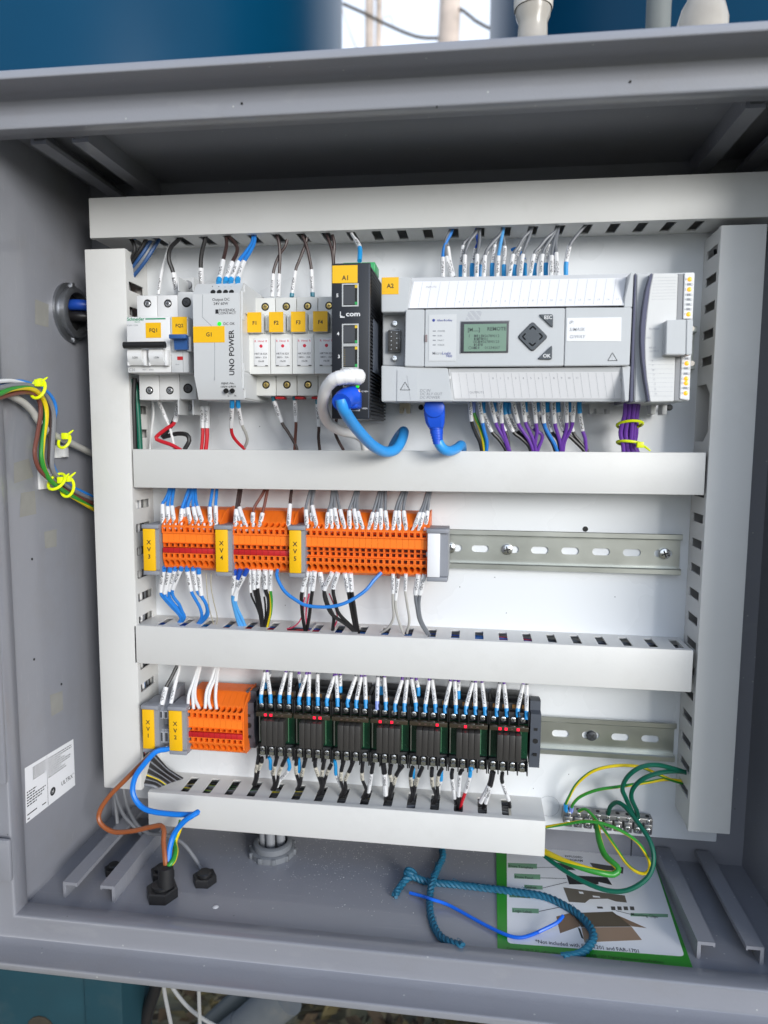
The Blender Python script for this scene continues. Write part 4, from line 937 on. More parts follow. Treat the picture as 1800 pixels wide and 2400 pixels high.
for fz_ in (.43,.54,.65,.76,.87):
    for k in range(6):
        if rd.random() < .6: pm.box(s0+Wd*(.24+k*.035),s0+Wd*(.262+k*.035),YP-1.17,YP-1.12,sb-Hd*(fz_+.045),sb-Hd*(fz_-.045))
pm.part('display_text', lcd_ink, bz)
pm = MB()
for r_ in range(7):
    for k in range(9):
        x = 765+k*13+(7-r_)*4; y = 830+r_*11
        if (r_*3+k*5) % 4: p = at('C',x,y,YP); pm.box(p.x-.45,p.x+.45,YP-.1,YP,p.z-.35,p.z+.35)
pm.part('emblem', faint_ink, T)
def round_poly(pts, r, n=4):
    out = []; k = len(pts)
    for i in range(k):
        a, b, c = Vector(pts[i-1]), Vector(pts[i]), Vector(pts[(i+1)%k]); u = (a-b).normalized(); v = (c-b).normalized()
        p, q = b+u*r, b+v*r
        for j in range(n+1): t = j/n; out.append(tuple(p.lerp(b,t).lerp(b.lerp(q,t),t)))
    return out
def key(name, pts, r, lab=None):
    P = round_poly(pol('C',pts,YP), r); o = MB().xz(P, YP-1.6, YP+.2)
    k = o.part(name, key_grey, T); c = sum((Vector(p) for p in P), Vector((0,0)))/len(P)
    P2 = [tuple(c+(Vector(p)-c)*1.08) for p in P]; MB().xz(P2, YP-.3, YP+.1).part('rim', dark_grey, k); return k
dk = key('arrow_pad', [(1328,922),(1450,1045),(1325,1166),(1206,1045)], 2.2)
pm = MB()
for (x,y),(dx,dy) in (((1330,955),(0,1)),((1327,1120),(0,-1)),((1243,1042),(1,0)),((1412,1040),(-1,0))):
    for s in (-1,1):
        a = at('C',x,y,YP-1.8); b = at('C',x+dx*26+s*(27 if dy else 0),y+dy*26+s*(27 if dx else 0),YP-1.8); n_ = Vector((-(b-a).z,0,(b-a).x)).normalized()*.42
        pm.add([(v.x,YP-1.72,v.z) for v in (a-n_,a+n_,b+n_,b-n_)], [(0,1,2,3),(3,2,1,0)])
pm.part('arrows', white_ink, dk)
k = key('escape_key', [(1382,858),(1498,856),(1496,968)], 1.6); p = at('C',1458,882,YP); MB().text('ESC',p.x,YP-1.72,p.z,2.4).part('lettering', white_ink, k)
k = key('ok_key', [(1490,1118),(1488,1236),(1372,1232)], 1.6); p = at('C',1447,1206,YP); MB().text('OK',p.x,YP-1.72,p.z,2.5).part('lettering', white_ink, k)
wl = slab([('D',105,884),('D',566,878),('D',562,1082),('D',98,1080)], YP-.3, .3, .1).part('address_label', white_label, T)
pm = MB()
for t_, y in (('IP:',922),('S/MASK',982),('G/WAY',1043)): p = at('D',124,y,YP); pm.text(t_,p.x,YP-.42,p.z,2.3,'l',slant=.2)
pm.part('lettering', grey_ink, wl)
def warn(c, x, y, w, Y):
    m = MB(); P = [at(c,x,y-w*.48,Y),at(c,x+w*.5,y+w*.35,Y),at(c,x-w*.5,y+w*.35,Y)]
    for i in range(3):
        a, b = P[i], P[(i+1)%3]; n_ = Vector((-(b-a).z,0,(b-a).x)).normalized()*.2; m.add([(v.x,Y-.08,v.z) for v in (a-n_,a+n_,b+n_,b-n_)], [(0,1,2,3),(3,2,1,0)])
    m.box(P[0].x-.2,P[0].x+.2,Y-.08,Y,P[1].z+2.2,P[0].z-2.2); m.box(P[0].x-.2,P[0].x+.2,Y-.08,Y,P[1].z+.9,P[1].z+1.4); m.part('warning_mark', faint_ink, T)
warn('D',488,1217,80,YP); warn('C',250,1465,80,-88.7)
slab([('C',183,1325),('C',358,1325),('C',360,1588),('C',180,1588)], -88.7, .7, .15).part('cable_door', grey_plastic, T)
pm = MB()
for t_, y in (('DC IN',1497),('DC RLY OUT',1526),('DC POWER',1556)): p = at('C',376,y,-88); pm.text(t_,p.x,-88.12,p.z,2.0,'l',slant=.2)
a, b = at('C',265,1370,-88.8), at('C',295,1575,-88.8); pm.add([(a.x-.12,-88.8,a.z),(a.x+.12,-88.8,a.z),(b.x+.12,-88.8,b.z),(b.x-.12,-88.8,b.z)], [(3,2,1,0)])
pm.part('lettering', grey_ink, T)
sticker(T,'C',54,541,196,685,-88,'A2',h=3.1)
for c, x, y in (('C',245,1645),('D',425,1650),('D',340,1650)):
    q0,q1,za,zb = rect(c,x-42,y-50,x+42,y+45,-20); zt = za+(zb-za)*.45
    MB().xz([(q0,za),(q0+(q1-q0)*.3,za),(q0+(q1-q0)*.36,zt),(q0+(q1-q0)*.64,zt),(q0+(q1-q0)*.7,za),(q1,za),(q1,zb),(q0,zb)], -20, -10).part('rail_latch', latch_beige if c == 'C' else light_grey, T)
# -- expansion module
ex1 = at('D',1130,1000,-80).x
T = thing('expansion_module', 'grey relay output module at the right end of the controller, amber lamps lit', 'output module', ((bx1+ex1)/2,-2,bz0))
slab([('D',690,510),('D',1185,498),('D',1140,1585),('D',672,1592)], -78, 68, .8).part('housing', grey_plastic, T)
slab([('D',676,505),('D',692,505),('D',664,1592),('D',634,1592),('D',655,1000)], -84, 60, .5).part('violet_edge', violet_edge, T)
cv = [('D',812,508),('D',772,640),('D',745,800),('D',728,960),('D',727,1090),('D',737,1240),('D',758,1400),('D',790,1590)]; cv2 = [('D',806,1590),('D',778,1400),('D',764,1240),('D',762,1090),('D',768,960),('D',784,800),('D',805,640),('D',830,508)]
slab(cv+cv2, -84, 14, .3).part('curved_trim', violet_edge, T)
slab([('D',832,508),('D',1042,512),('D',1008,1588),('D',808,1592)]+cv2[1:-1], -83, 12, .4).part('label_door', mat('door_white',(0.66,0.66,0.65),.4), T)
slab([('D',1042,512),('D',1090,512),('D',1058,1580),('D',1008,1584)], -79, 10, .3).part('door_gap', mid_grey, T)
ln = MB()
for i in range(17):
    for y0_ in (545+i*26 if i < 8 else 1240+(i-8)*38,):
        a = at('D',830-(y0_-500)*.045 if y0_ < 900 else 790,y0_,-83.1); b = at('D',1030-(y0_-500)*.03,y0_,-83.1); ln.box(a.x,b.x,-83.12,-83,a.z-.06,a.z+.06)
ln.part('ruling', faint_ink, T)
pm = MB()
for t_, x, y, h in (('RELAY',800,1135,1.2),('OUTPUT',800,1165,1.2),('1762',775,1052,1.2)): p = at('D',x,y,-83); pm.text(t_,p.x,-83.15,p.z,h,'l')
for i in range(8): p = at('D',790+i*4,1245+i*40,-83); pm.text(str(8+i),p.x+3,-83.15,p.z,1.1)
p = at('D',800,975,-83); pm.text('Rockwell',p.x,-83.15,p.z,1.3,'l'); pm.part('lettering', faint_ink, T)
up = slab([('D',1098,502),('D',1185,500),('D',1166,892),('D',1085,890)], -80, 6, .4).part('lamp_strip', white_plastic, T)
lo = slab([('D',1074,1196),('D',1148,1196),('D',1140,1580),('D',1056,1568)], -80, 6, .4).part('lamp_strip', white_plastic, T)
for par, rows in ((up, [(557,1),(600,0),(643,1),(688,0),(728,0),(770,0),(810,0),(853,1)]),(lo, [(1227,0),(1268,1),(1310,0),(1355,0),(1397,1),(1435,1),(1477,0),(1520,1)])):
    pm = MB()
    for i, (y, on) in enumerate(rows):
        x = 1142-(y-557)*.035; p = at('D',x,y,-80)
        if on: MB().lathe((p.x,-80,p.z),(0,-1,0),[(1.7,0),(1.5,.4),(.7,.6)],10).part('lit_lamp', led_amber, par)
        else: pm.box(p.x-1.8,p.x+.8,-80.12,-80,p.z-.8,p.z+.8); MB().lathe((p.x+1.5,-80,p.z),(0,-1,0),[(1.0,0),(.8,.3)],8).part('lamp', light_grey, par)
        q = at('D',x-32,y,-80); pm.text(str(i+(0 if par is up else 8)),q.x,-80.12,q.z,1.4)
    pm.part('printing', grey_ink, par)
slab([('D',946,902),('D',1112,897),('D',1106,1195),('D',938,1194)], -93, 14, .5).part('bus_cover', grey_plastic, T)
slab([('D',1115,897),('D',1172,896),('D',1160,1195),('D',1109,1195)], -93, 14, .5).part('bus_cover', grey_plastic, T)
q0,q1,za,zb = rect('D',1165,930,1195,1290,-60); MB().bbox(q0-2,q1-3,-60,-40,za,zb,.6).part('bus_connector', mat('bus_tan',(0.40,0.33,0.28),.5), T)
for y in (970,1265): p = at('D',1180,y,-62); MB().cyl((p.x-1,-60,p.z),(p.x-1,-52,p.z),2,10).part('connector_ear', old_white, T)
for x, y in ((835,1655),(930,1660)):
    q0,q1,za,zb = rect('D',x-20,y-55,x+22,y+42,-24); MB().bbox(q0,q1,-24,-10,za,zb,.6).part('rail_latch', light_grey, T)
p = at('D',978,1640,-12); MB().lathe((p.x,-6,p.z),(0,-1,0),[(2.6,0),(2.6,4),(1.8,5)],12).part('latch_screw', black_plastic, T)
# -- ethernet leads
T = thing('patch_lead', 'white patch lead with ribbed boot plugged into the black switch', 'cable', at('B',1000,1310,-112), 'network leads')
P = [at('B',*q[:2],q[2]) for q in ((965,1320,-128),(880,1315,-131),(800,1335,-130),(745,1390,-126),(715,1480,-118),(710,1580,-105),(745,1680,-88),(820,1745,-68),(900,1775,-48),(1000,1800,-32),(1060,1850,-28),(1075,1925,-26))]
MB().tube(smooth(P), 4.2, 14).part('cable_jacket', plug_grey, T)
a, b, c_ = at('B',1055,1318,-120), at('B',960,1300,-124), at('B',800,1335,-130)
MB().tube(smooth([a,a.lerp(b,.5),b]), [3.6,4.8,5.6,6.2,6.4][:1]+[5.6]*(len(smooth([a,a.lerp(b,.5),b]))-1), 12).part('plug_body', plug_grey, T)
m = MB(); pth = smooth([b,at('B',880,1312,-130),c_,at('B',748,1388,-126)], 1.0)
for i in range(2, len(pth)-3, 4): m.tube(pth[i:i+3], 6.1-2.0*i/len(pth), 12)
m.tube(pth, [5.6-1.2*i/len(pth) for i in range(len(pth))], 12); m.part('ribbed_boot', plug_grey, T)
MB().bbox(at('B',890,1300,-110).x,at('B',1010,1300,-110).x,-126,-102,at('B',0,1385,-110).z,at('B',0,1262,-110).z,.8).part('connector', mat('clear_plug',(0.5,0.5,0.48),.2), T)
T = thing('patch_lead', 'thick blue patch lead plugged into the black switch, looping down to the duct', 'cable', at('B',920,1500,-112), 'network leads')
P = [at('B',*q[:2],q[2]) for q in ((870,1530,-128),(890,1590,-126),(950,1690,-112),(1040,1800,-92),(1130,1890,-74),(1230,1940,-62),(1320,1925,-52),(1375,1860,-46),(1395,1790,-44),(1375,1800,-36),(1300,1870,-28),(1245,1905,-24))]
P = [at('B',*q[:2],q[2]) for q in ((865,1500,-130),(885,1580,-128),(950,1690,-114),(1040,1800,-96),(1130,1890,-78),(1230,1942,-62),(1320,1925,-52),(1372,1850,-44),(1393,1775,-36),(1372,1790,-26),(1330,1850,-20),(1290,1930,-16))]
MB().tube(smooth(P), 4.4, 14).part('cable_jacket', cable_blue, T)
q0,q1,za,zb = rect('B',838,1425,1012,1590,-118); MB().bbox(q0+2,q1,-122,-102,za+1,zb,2.2,3).part('plug_body', plug_blue, T)
a = at('B',880,1490,-124); MB().tube(smooth([a+Vector((7,6,2)), a+Vector((2,0,0)), at('B',868,1530,-131)]), 7.2, 14).part('boot', plug_blue, T)
T = thing('patch_lead', 'blue patch lead with ribbed plug under the controller', 'cable', at('C',495,1620,-80), 'network leads')
def ell(c0, wx, wy): return [c0+Vector((math.cos(t)*wx,math.sin(t)*wy,0)) for t in [2*math.pi*(i+.5)/16 for i in range(16)]]
sec = [(498,1622,-70,86,9),(500,1700,-69,86,9),(505,1770,-68,78,8.5),(512,1812,-67,62,7.5)]
m = MB(); rows = []
for x, y, Y, w, d in sec:
    c0 = at('C',x,y,Y); hw = (at('C',x+w,y,Y)-at('C',x-w,y,Y)).length/2
    rows.append([c0+Vector((max(-hw,min(hw,1.25*hw*math.cos(t))),max(-d*.8,min(d*.8,1.2*d*math.sin(t)*.8)),0)) for t in [2*math.pi*(i+.5)/16 for i in range(16)]])
vs = sum(rows, []); fs_ = [(j*16+i,j*16+(i+1)%16,(j+1)*16+(i+1)%16,(j+1)*16+i) for j in range(len(sec)-1) for i in range(16)]+[tuple(range(15,-1,-1)),tuple(range(48,64))]
m.add(vs, fs_).part('plug_body', plug_blue, T)
m = MB(); p = at('C',495,1640,-78); m.lathe((p.x,-76,p.z),(0,-1,0),[(8,0),(7.5,1),(5,1.8),(2,2.1)],18); m.part('thumb_pad', plug_blue, T)
m = MB()
for i in range(5):
    y = 1818+i*22; c0 = at('C',513+i*3,y,-67); hw = (at('C',513+(60-i*4),y,-67)-at('C',513,y,-67)).length; m.lathe((c0.x,-67,c0.z+1.6),(0,0,-1),[(hw*.86,0),(hw,.5),(hw,2.2),(hw*.86,2.8),(hw*.86,5.8)],14)
m.part('ribbed_boot', plug_blue, T)
P = [at('C',*q[:2],q[2]) for q in ((522,1905,-66),(540,1950,-66),(575,1995,-64),(630,2010,-56),(690,1985,-44),(720,1960,-32),(730,1975,-20),(730,2030,-12))]
MB().tube(smooth(P), 4.1, 14).part('cable_jacket', cable_blue, T)
q0,q1,za,zb = rect('C',458,1590,530,1626,-68); MB().bbox(q0,q1,-74,-62,za,zb,.4).part('connector', mat('clear_plug',(0,0,0)), T)
pn = MB()
for i in range(6): pn.box(q0+1.5+i*(q1-q0-3)/6,q0+2.4+i*(q1-q0-3)/6,-74.3,-74,za+1,zb-1)
pn.part('contact', brass, T)
# ================================================================== TERMINAL STRIPS
def terminal_mesh(kind, w=5.02):
    """profile in (y, z) about the rail centre; faces with real wells"""
    m = MB(); h = w/2
    prof = [(-8,27.5),(-25,26.5),(-27,25.5),(-40,18.5),(-46,13.6),(-46,7.3),(-44.4,6.6),(-44.4,-1.0),(-45.8,-1.4),(-43.4,-1.8),(-43.4,-5.3),(-41,-5.5),(-41,-10.2),(-45,-10.4),(-45,-15.0),(-41.5,-23.6),(-37,-26.2),(-8,-27)]
    def face(a, b, kd=None, ww=0, hh=0, dd=3):
        p00, p10, p11, p01 = (-h,a[0],a[1]), (h,a[0],a[1]), (h,b[0],b[1]), (-h,b[0],b[1])
        if kd:
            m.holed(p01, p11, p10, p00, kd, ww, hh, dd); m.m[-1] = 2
        else: m.add([p00,p01,p11,p10], [(3,2,1,0)])
    wells = {3: ('o',4.3,6.0,6), 4: ('q',3.2,3.9,5), 9: ('q',3.8,2.9,5), 11: ('q',3.2,3.0,5), 13: ('q',3.2,3.3,5), 14: ('o',4.3,6.4,6)}
    for i in range(len(prof)-1):
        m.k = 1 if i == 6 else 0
        face(prof[i], prof[i+1], *wells.get(i, ()))
    m.k = 0
    for x, s in ((-h,1),(h,-1)):
        k = len(prof); c = [(x,y,z) for y, z in prof]; m.add(c, [tuple(range(k)) if s < 0 else tuple(range(k-1,-1,-1))])
    return m
TM = terminal_mesh('a')
well_brown = mat('terminal_well', (0.13,0.030,0.012), 0.5)  # shade deep in the wells is put into their bottom colour
tmesh = None
def terminals(pos0, pitch, n, zc, labels, group):
    for i in range(n):
        o = bpy.data.objects.new('terminal_block', tmesh); COL.objects.link(o); loc = Vector((pos0+pitch*i,0,zc)); o.location = loc*MM; ORG[o.name] = loc
        tag(o, labels(i), 'terminal', group)
Z2 = at('F',1000,610,-44).z+1.0
x30 = at('E',338,475,-46).x; x3p = (at('E',760,475,-46).x-x30)/8
x40 = at('E',992,490,-46).x; x4p = (at('E',1432,490,-46).x-x40)/8
x50 = at('F',242,500,-46).x; x5p = (at('F',1320,512,-46).x-x50)/19
def mesh_w(w):
    return terminal_mesh('a', w-.14).mesh('terminal_block', [orange, orange_band, well_brown], ang=25)
def strip(x0, p, n, zc, who, grp):
    global tmesh
    tmesh = mesh_w(p)
    terminals(x0, p, n, zc, lambda i: 'orange terminal, %s from the left in the %s strip' % (nth(i), who), grp)
strip(x30, x3p, 10, Z2, 'XV3', 'terminals of strip XV3'); strip(x40, x4p, 10, Z2, 'XV4', 'terminals of strip XV4'); strip(x50, x5p, 20, Z2, 'XV5', 'terminals of strip XV5')
def end_plate(x, zc, lab_):
    pr = [(-8,28.5),(-24,28),(-33,24.5),(-45,15),(-45,-20),(-39,-25.5),(-8,-27.2)]
    m = MB(); m.prism([(y,z+zc) for y,z in pr], x, x+1.3, lambda a,b,n: (n,a,b)); o = m.thing('terminal_end_plate', orange, lab_, 'end plate', (x,0,zc), 'orange end plates of the terminal strips')
end_plate(x30+9.5*x3p+.05, Z2, 'orange end plate closing the XV3 strip, behind the XV4 marker'); end_plate(x40+9.5*x4p+.05, Z2, 'orange end plate closing the XV4 strip, behind the XV5 marker'); end_plate(x50+19.5*x5p+.05, Z2, 'orange end plate closing the XV5 strip, beside the blank marker')
def jumper(x0, p, n, zc, lab_):
    m = MB(); m.bbox(x0-p/2+.3, x0+p*(n-.5)-.3, -45.4, -40.5, zc-10.3, zc-5.7, .35); T = thing('jumper_bar', lab_, 'jumper bar', (x0+p*n/2-p/2,-40,zc-11), 'red jumper bars'); m.part('bar', red_plastic, T)
    g = MB()
    for i in range(1, n): g.box(x0+p*(i-.5)-.12,x0+p*(i-.5)+.12,-45.5,-45.3,zc-10.2,zc-5.8)
    g.part('groove', mat('dark_red',(0.2,0.005,0.008),.5), T)
jumper(x30, x3p, 10, Z2, 'red jumper bar across the lower slots of the XV3 strip'); jumper(x40, x4p, 10, Z2, 'red jumper bar across the lower slots of the XV4 strip')
def bracket(c, x0, y0, x1, y1, ft, txt, lab_, Yf=-50, blank=False, tx=None):
    """grey end bracket with a tall marker plate; (x0,y0)-(x1,y1) is the plate in the photo"""
    q0,q1,za,zb = rect(c,x0,y0,x1,y1,Yf); w = q1-q0; T = thing('end_bracket', lab_, 'end bracket', ((q0+q1)/2,-4,za), 'grey end brackets with marker plates')
    MB().yz([(-6,zb-2),(-24,zb+3.5),(Yf+6,zb+3.2),(Yf+1.2,zb-1),(Yf+1.2,za+1),(Yf+5,za-3.5),(-22,za-3.2),(-6,za+4)], q0+.8, q1+ft).part('bracket_body', bracket_grey, T)
    MB().bbox(q0-1.0,q1+ft+.3,Yf-.9,Yf+9,zb+.15,zb+3.8,.7).part('top_ledge', bracket_grey, T); MB().bbox(q0-.4,q1+ft-.2,Yf-.3,Yf+7,za-3.8,za-.1,.7).part('bottom_ledge', bracket_grey, T)
    k = MB(); k.bbox(q0,q1,Yf-.6,Yf+1.4,za,zb,.5); pl = k.part('marker_plate', white_label if blank else yellow_label, T)
    if txt:
        for i, ch in enumerate(txt): MB().text(ch,(q0+q1)/2,Yf-.68,(za+zb)/2+ (zb-za)*(.17-.17*i)+.5,3.6).part('lettering', ink, pl)
    MB().bbox(q0-1.4,q0+.6,Yf+3,Yf+8,(za+zb)/2-2,(za+zb)/2+2,.8).part('release_tab', light_grey, T)
    return T
bracket('E',143,432,252,820,3.4,'XV3','grey end bracket with yellow XV3 marker plate, left end of the upper orange row')
bracket('E',812,440,924,832,3.4,'XV4','grey end bracket with yellow XV4 marker plate between two orange strips')
bracket('E',1494,446,1602,842,3.4,'XV5','grey end bracket with yellow XV5 marker plate left of the longest orange strip')
bracket('F',1350,475,1466,880,6.6,'','grey end bracket with blank white marker at the right end of the longest orange strip',blank=True)
# row 3
Z3 = at('H',950,560,-44).z+2.2
x20 = at('H',737,436,-46).x; x2p = (at('H',1130,457,-46).x-x20)/9
strip(x20, x2p, 10, Z3, 'XV2', 'terminals of strip XV2'); end_plate(x20+9.5*x2p+.05, Z3, 'orange end plate closing the XV2 strip, beside the black clamp'); jumper(x20, x2p, 10, Z3, 'red jumper bar across the lower slots of the XV2 strip')
bracket('H',380,408,468,712,4.2,'XV1','grey end bracket with yellow XV1 marker plate in the lower row')
bracket('H',586,418,684,728,4.2,'XV2','grey end bracket with yellow XV2 marker plate left of the lowest orange strip')
for i, (xa, lab_) in enumerate(((508,'grey terminal beside the yellow XV1 marker, left of two'),(548,'grey terminal beside the yellow XV2 marker, right of two'))):
    q0 = at('H',xa,450,-44).x; q1 = at('H',xa+38,450,-44).x; T = thing('feed_terminal', lab_, 'terminal', ((q0+q1)/2,-4,Z3-22), 'grey terminals between XV1 and XV2')
    MB().yz([(-8,Z3+26),(-26,Z3+25),(-40,Z3+17),(-44,Z3+12),(-44,Z3+5),(-36,Z3+4),(-36,Z3-4),(-44,Z3-5),(-44,Z3-18),(-38,Z3-24),(-8,Z3-24)], q0, q1-.2).part('body', bracket_grey, T)
    for z0_, z1_ in ((Z3+6,Z3+11.5),(Z3-16,Z3-8)): 
        fr = MB(); fr.bbox(q0-.1,q1-.1,-45.5,-43.5,z0_-1,z1_+1,.4); f = fr.part('clamp', mat('light_bracket',(0.36,0.37,0.40),.5), T); MB().box(q0+1,q1-1.2,-45.7,-45.4,z0_,z1_).part('opening', dark_grey, f)
# ================================================================== RELAY MODULES
RX0 = at('I',150,600,-45).x; RX1 = at('J',1335,700,-45).x; RP = (RX1-RX0)/7; ZT = -405.0; ZBm = -445.5
scr_me = screw_mesh(2.75, steel); cop = MB().box(-1.8,1.8,-1,0,-1.6,1.6).mesh('contact_plate', copper)
def relay_module(x0, lab_):
    T = thing('relay_module', lab_, 'relay module', (x0+RP/2,-8,ZBm-9), 'black four relay modules'); w = RP-.5; xa = x0+.25; xb = xa+w
    MB().bbox(xa,xb,-30,-6,ZBm-8,ZT+11.5,.6).part('base', black_plastic, T)
    MB().bbox(xa,xb,-36,-29.8,ZT-4.5,ZT+5.5,.5).part('upper_terminal_block', black_plastic, T); MB().bbox(xa,xb,-36,-29.8,ZBm-6.5,ZBm+4.2,.5).part('lower_terminal_block', black_plastic, T)
    MB().bbox(xa+2,xb-3,-22,-5,ZT+11.3,ZT+14.5,.5).part('rear_terminal_block', black_plastic, T)
    sp = w/4; xs_ = [xa+sp*(.45+i*.985) for i in range(4)]
    for i in range(5):
        x = xa+.5+(w-1)*i/4
        MB().bbox(x-.5,x+.5,-40.5,-35.8,ZT-4.5,ZT+7.5,.25).part('barrier', black_plastic, T); MB().bbox(x-.5,x+.5,-40.5,-35.8,ZBm-8,ZBm+4.2,.25).part('barrier', black_plastic, T)
    MB().bbox(xa+.6,xb-.6,-43,-37,ZT-8.4,ZT-4.6,.4).part('lamp_cover', smoke, T)
    MB().box(xa+.4,xb-.4,-33,-31,ZBm+4.3,ZT-4.6).part('circuit_board', pcb, T)
    MB().box(xa+.9,xa+1.7,-35,-33,ZBm+6,ZT-9).part('board_rail', zinc, T); MB().box(xb-6.4,xb-5.8,-34,-33,ZBm+6,ZT-9).part('board_rail', mat('pale_green',(0.10,0.26,0.14),.3), T)
    rx = xa+7.0; rw = 5.05
    for i in range(4):
        r = MB(); r.bbox(rx+i*rw,rx+(i+1)*rw-.25,-49,-33.2,ZBm+8,ZT-9.6,.35); r = r.part('relay', relay_grey, T)
    for i, x in enumerate(xs_):
        inst('screw', scr_me, (x,-36,ZT-.6), T, rot=(0,random.uniform(0,3),0)); inst('screw', scr_me, (x+.5,-36,ZBm-.4), T, rot=(0,random.uniform(0,3),0))
        inst('contact_plate', cop, (x+1.2,-30.5,ZT+9), T)
        MB().box(x-1.6,x+2.6,-37,-31,ZBm-6.2,ZBm-2.6).part('clamp_plate', steel, T)
    return T, rx, rw
lamps = [(1,1,0,0),(0,0,1,1),(0,0,0,0),(1,0,1,0),(0,0,0,1),(0,1,0,0),(1,1,0,1)]
names = ['next to the black end clamp, two left lamps lit','second from the left, two right lamps lit','third from the left, no lamp lit','fourth from the left, first and third lamps lit','fifth from the left, only the rightmost lamp lit','sixth from the left, only the second lamp lit','rightmost of the row, three lamps lit']
T0, rx0, rw0 = relay_module(RX0, 'black relay module '+names[0])
led_on = MB().box(-1.15,1.15,-.4,0,-1.1,1.1).mesh('lamp', led_red); led_no = MB().box(-.9,.9,-.3,0,-.5,.5).mesh('lamp', led_off)
RM = [T0]+[dup(T0, (RX0+RP/2+RP*i,-8,ZBm-9), 'black relay module '+names[i]) for i in range(1,7)]
for i, T in enumerate(RM):
    for k in range(4):
        inst('lamp', led_on if lamps[i][k] else led_no, (rx0+RP*i+rw0*(k+.45),-43,ZT-6.5), T, 'lit red lamp' if lamps[i][k] else None)
def clamp(c, x0, y0, x1, y1, lab_):
    q0,q1,za,zb = rect(c,x0,y0,x1,y1,-34); T = thing('end_clamp', lab_, 'end clamp', ((q0+q1)/2,-4,za), 'dark end clamps beside the relays'); m_ = mat('clamp_grey',(0.075,0.085,0.105),.5)
    zc = (za+zb)/2; h = zb-za
    MB().yz([(-6,zb-3),(-18,zb),(-26,zb),(-26,zb-h*.14),(-34,zb-h*.15),(-34,za+h*.3),(-30,za+h*.06),(-30,za),(-6,za+2)], q0, q1).part('clamp_body', m_, T)
    MB().cyl(((q0+q1)/2,-34.2,zc-h*.06),((q0+q1)/2,-33.5,zc-h*.06),(q1-q0)*.26,14).part('screw_hole', hole_black, T)
    for z in (zc+h*.12,zc-h*.27): MB().box((q0+q1)/2-1.6,(q0+q1)/2+1.6,-34.2,-33.5 if z > zc else -30,z-1.2,z+1.2).part('slot', hole_black, T)
clamp('H',1165,290,1245,720,'dark grey end clamp between the lowest orange strip and the relays'); clamp('J',1338,460,1440,1095,'dark grey end clamp at the right end of the relays')

# ================================================================== EARTH BAR
e0 = at('K',332,905,-14); e1 = at('K',1028,975,-14); EA = -math.atan2(e1.z-e0.z, e1.x-e0.x); L_ = math.hypot(e1.x-e0.x, e1.z-e0.z); em = (e0+e1)/2
T = thing('earth_bar', 'grey metal earth bar with screws and green and yellow wires at the lower right', 'earth bar', (em.x,-.2,em.z)); ebm = mat('earth_metal',(0.27,0.27,0.27),.34,metal=.9,var=.2)
x0_ = em.x-L_/2; x1_ = em.x+L_/2
MB().bbox(x0_,x1_,-14,-4,em.z-6,em.z+5,.7).part('bar', ebm, T)
n_ = 9
for i in range(n_):
    x = x0_+L_*(i+.5)/n_
    MB().bbox(x-3.6,x+3.6,-17,-13.8,em.z-8.0,em.z+1.4,.9).part('clamp_saddle', ebm, T)
    screw_me((x-.4,-17,em.z-3.6), 2.7, T); screw_me((x+.6,-14,em.z+3.0), 1.9, T)
    MB().cyl((x+.5,-9,em.z+4.8),(x+.5,-9,em.z+5.4),1.7,10).part('wire_hole', hole_black, T)
T.rotation_euler.y = EA
for x in (x0_+4, x1_-4): MB().cyl((x,-4.2,em.z),(x,-.2,em.z),3,10).part('spacer', steel, T)

# ================================================================== WIRES
def many(c, specs, Y0, Y1, r, group, fmt, bulge=0.0, **kw):
    for i, s in enumerate(specs):
        col, sp = s[0], s[1]; o = dict(kw); o.update(s[2] if len(s) > 2 else {})
        y0 = o.pop('Y0', Y0); y1 = o.pop('Y1', Y1); rr = o.pop('r', r); bl_ = o.pop('bulge', bulge); lb_ = o.pop('label', None)
        wire(lb_ or fmt(i, COLN.get(col, col)), c, sp, y0, y1, rr, col, group, bulge=bl_, **o)
COLN = dict(navy='dark blue', lightblue='light blue', redbrown='red brown', yg='yellow and green', clear='clear grey', cabgrey='grey', tan='thin bare')
# row 1, tops of breakers, supply, fuses
many('A', [
 ('white','690,612 708,480 722,400s 745,310 778,210 790,150 800,90',{'Y0':-28,'Y1':-18,'r':1.0,'label':'thin white wire from the left pole of the breaker up to the top duct'}),
 ('black','848,610 815,430s 782,335 778,265 803,205 845,165 880,125',{'Y0':-29,'Y1':-35,'label':'thick black wire bent from the top of breaker FQ1 into the top duct'}),
 ('black','1055,560 1048,390s 1050,310 1062,235 1080,170 1092,110',{'Y0':-30,'Y1':-35,'label':'thick black wire from the grey block FQ2 up to the top duct'}),
 ('brown','1200,515 1204,486f 1236,330s 1255,255 1266,190 1262,120',{'Y0':-72,'Y1':-35,'r':1.55,'label':'dark brown wire from supply G1, left of two'}),
 ('brown','1257,512 1262,484f 1312,345s 1348,275 1355,215 1322,165 1275,115',{'Y0':-72,'Y1':-35,'r':1.55,'label':'dark brown wire bent from supply G1, right of two'}),
 ('blue','1302,510 1306,484f 1366,340s 1425,262 1480,180 1492,110',{'Y0':-72,'Y1':-34,'r':1.55,'label':'blue wire from supply G1, left of two'}),
 ('blue','1360,508 1362,482f 1412,340s 1455,270 1497,185 1506,110',{'Y0':-72,'Y1':-34,'r':1.55,'label':'blue wire from supply G1, right of two'})], -30, -35, 1.85, 'wires into the tops of the row one devices', None)
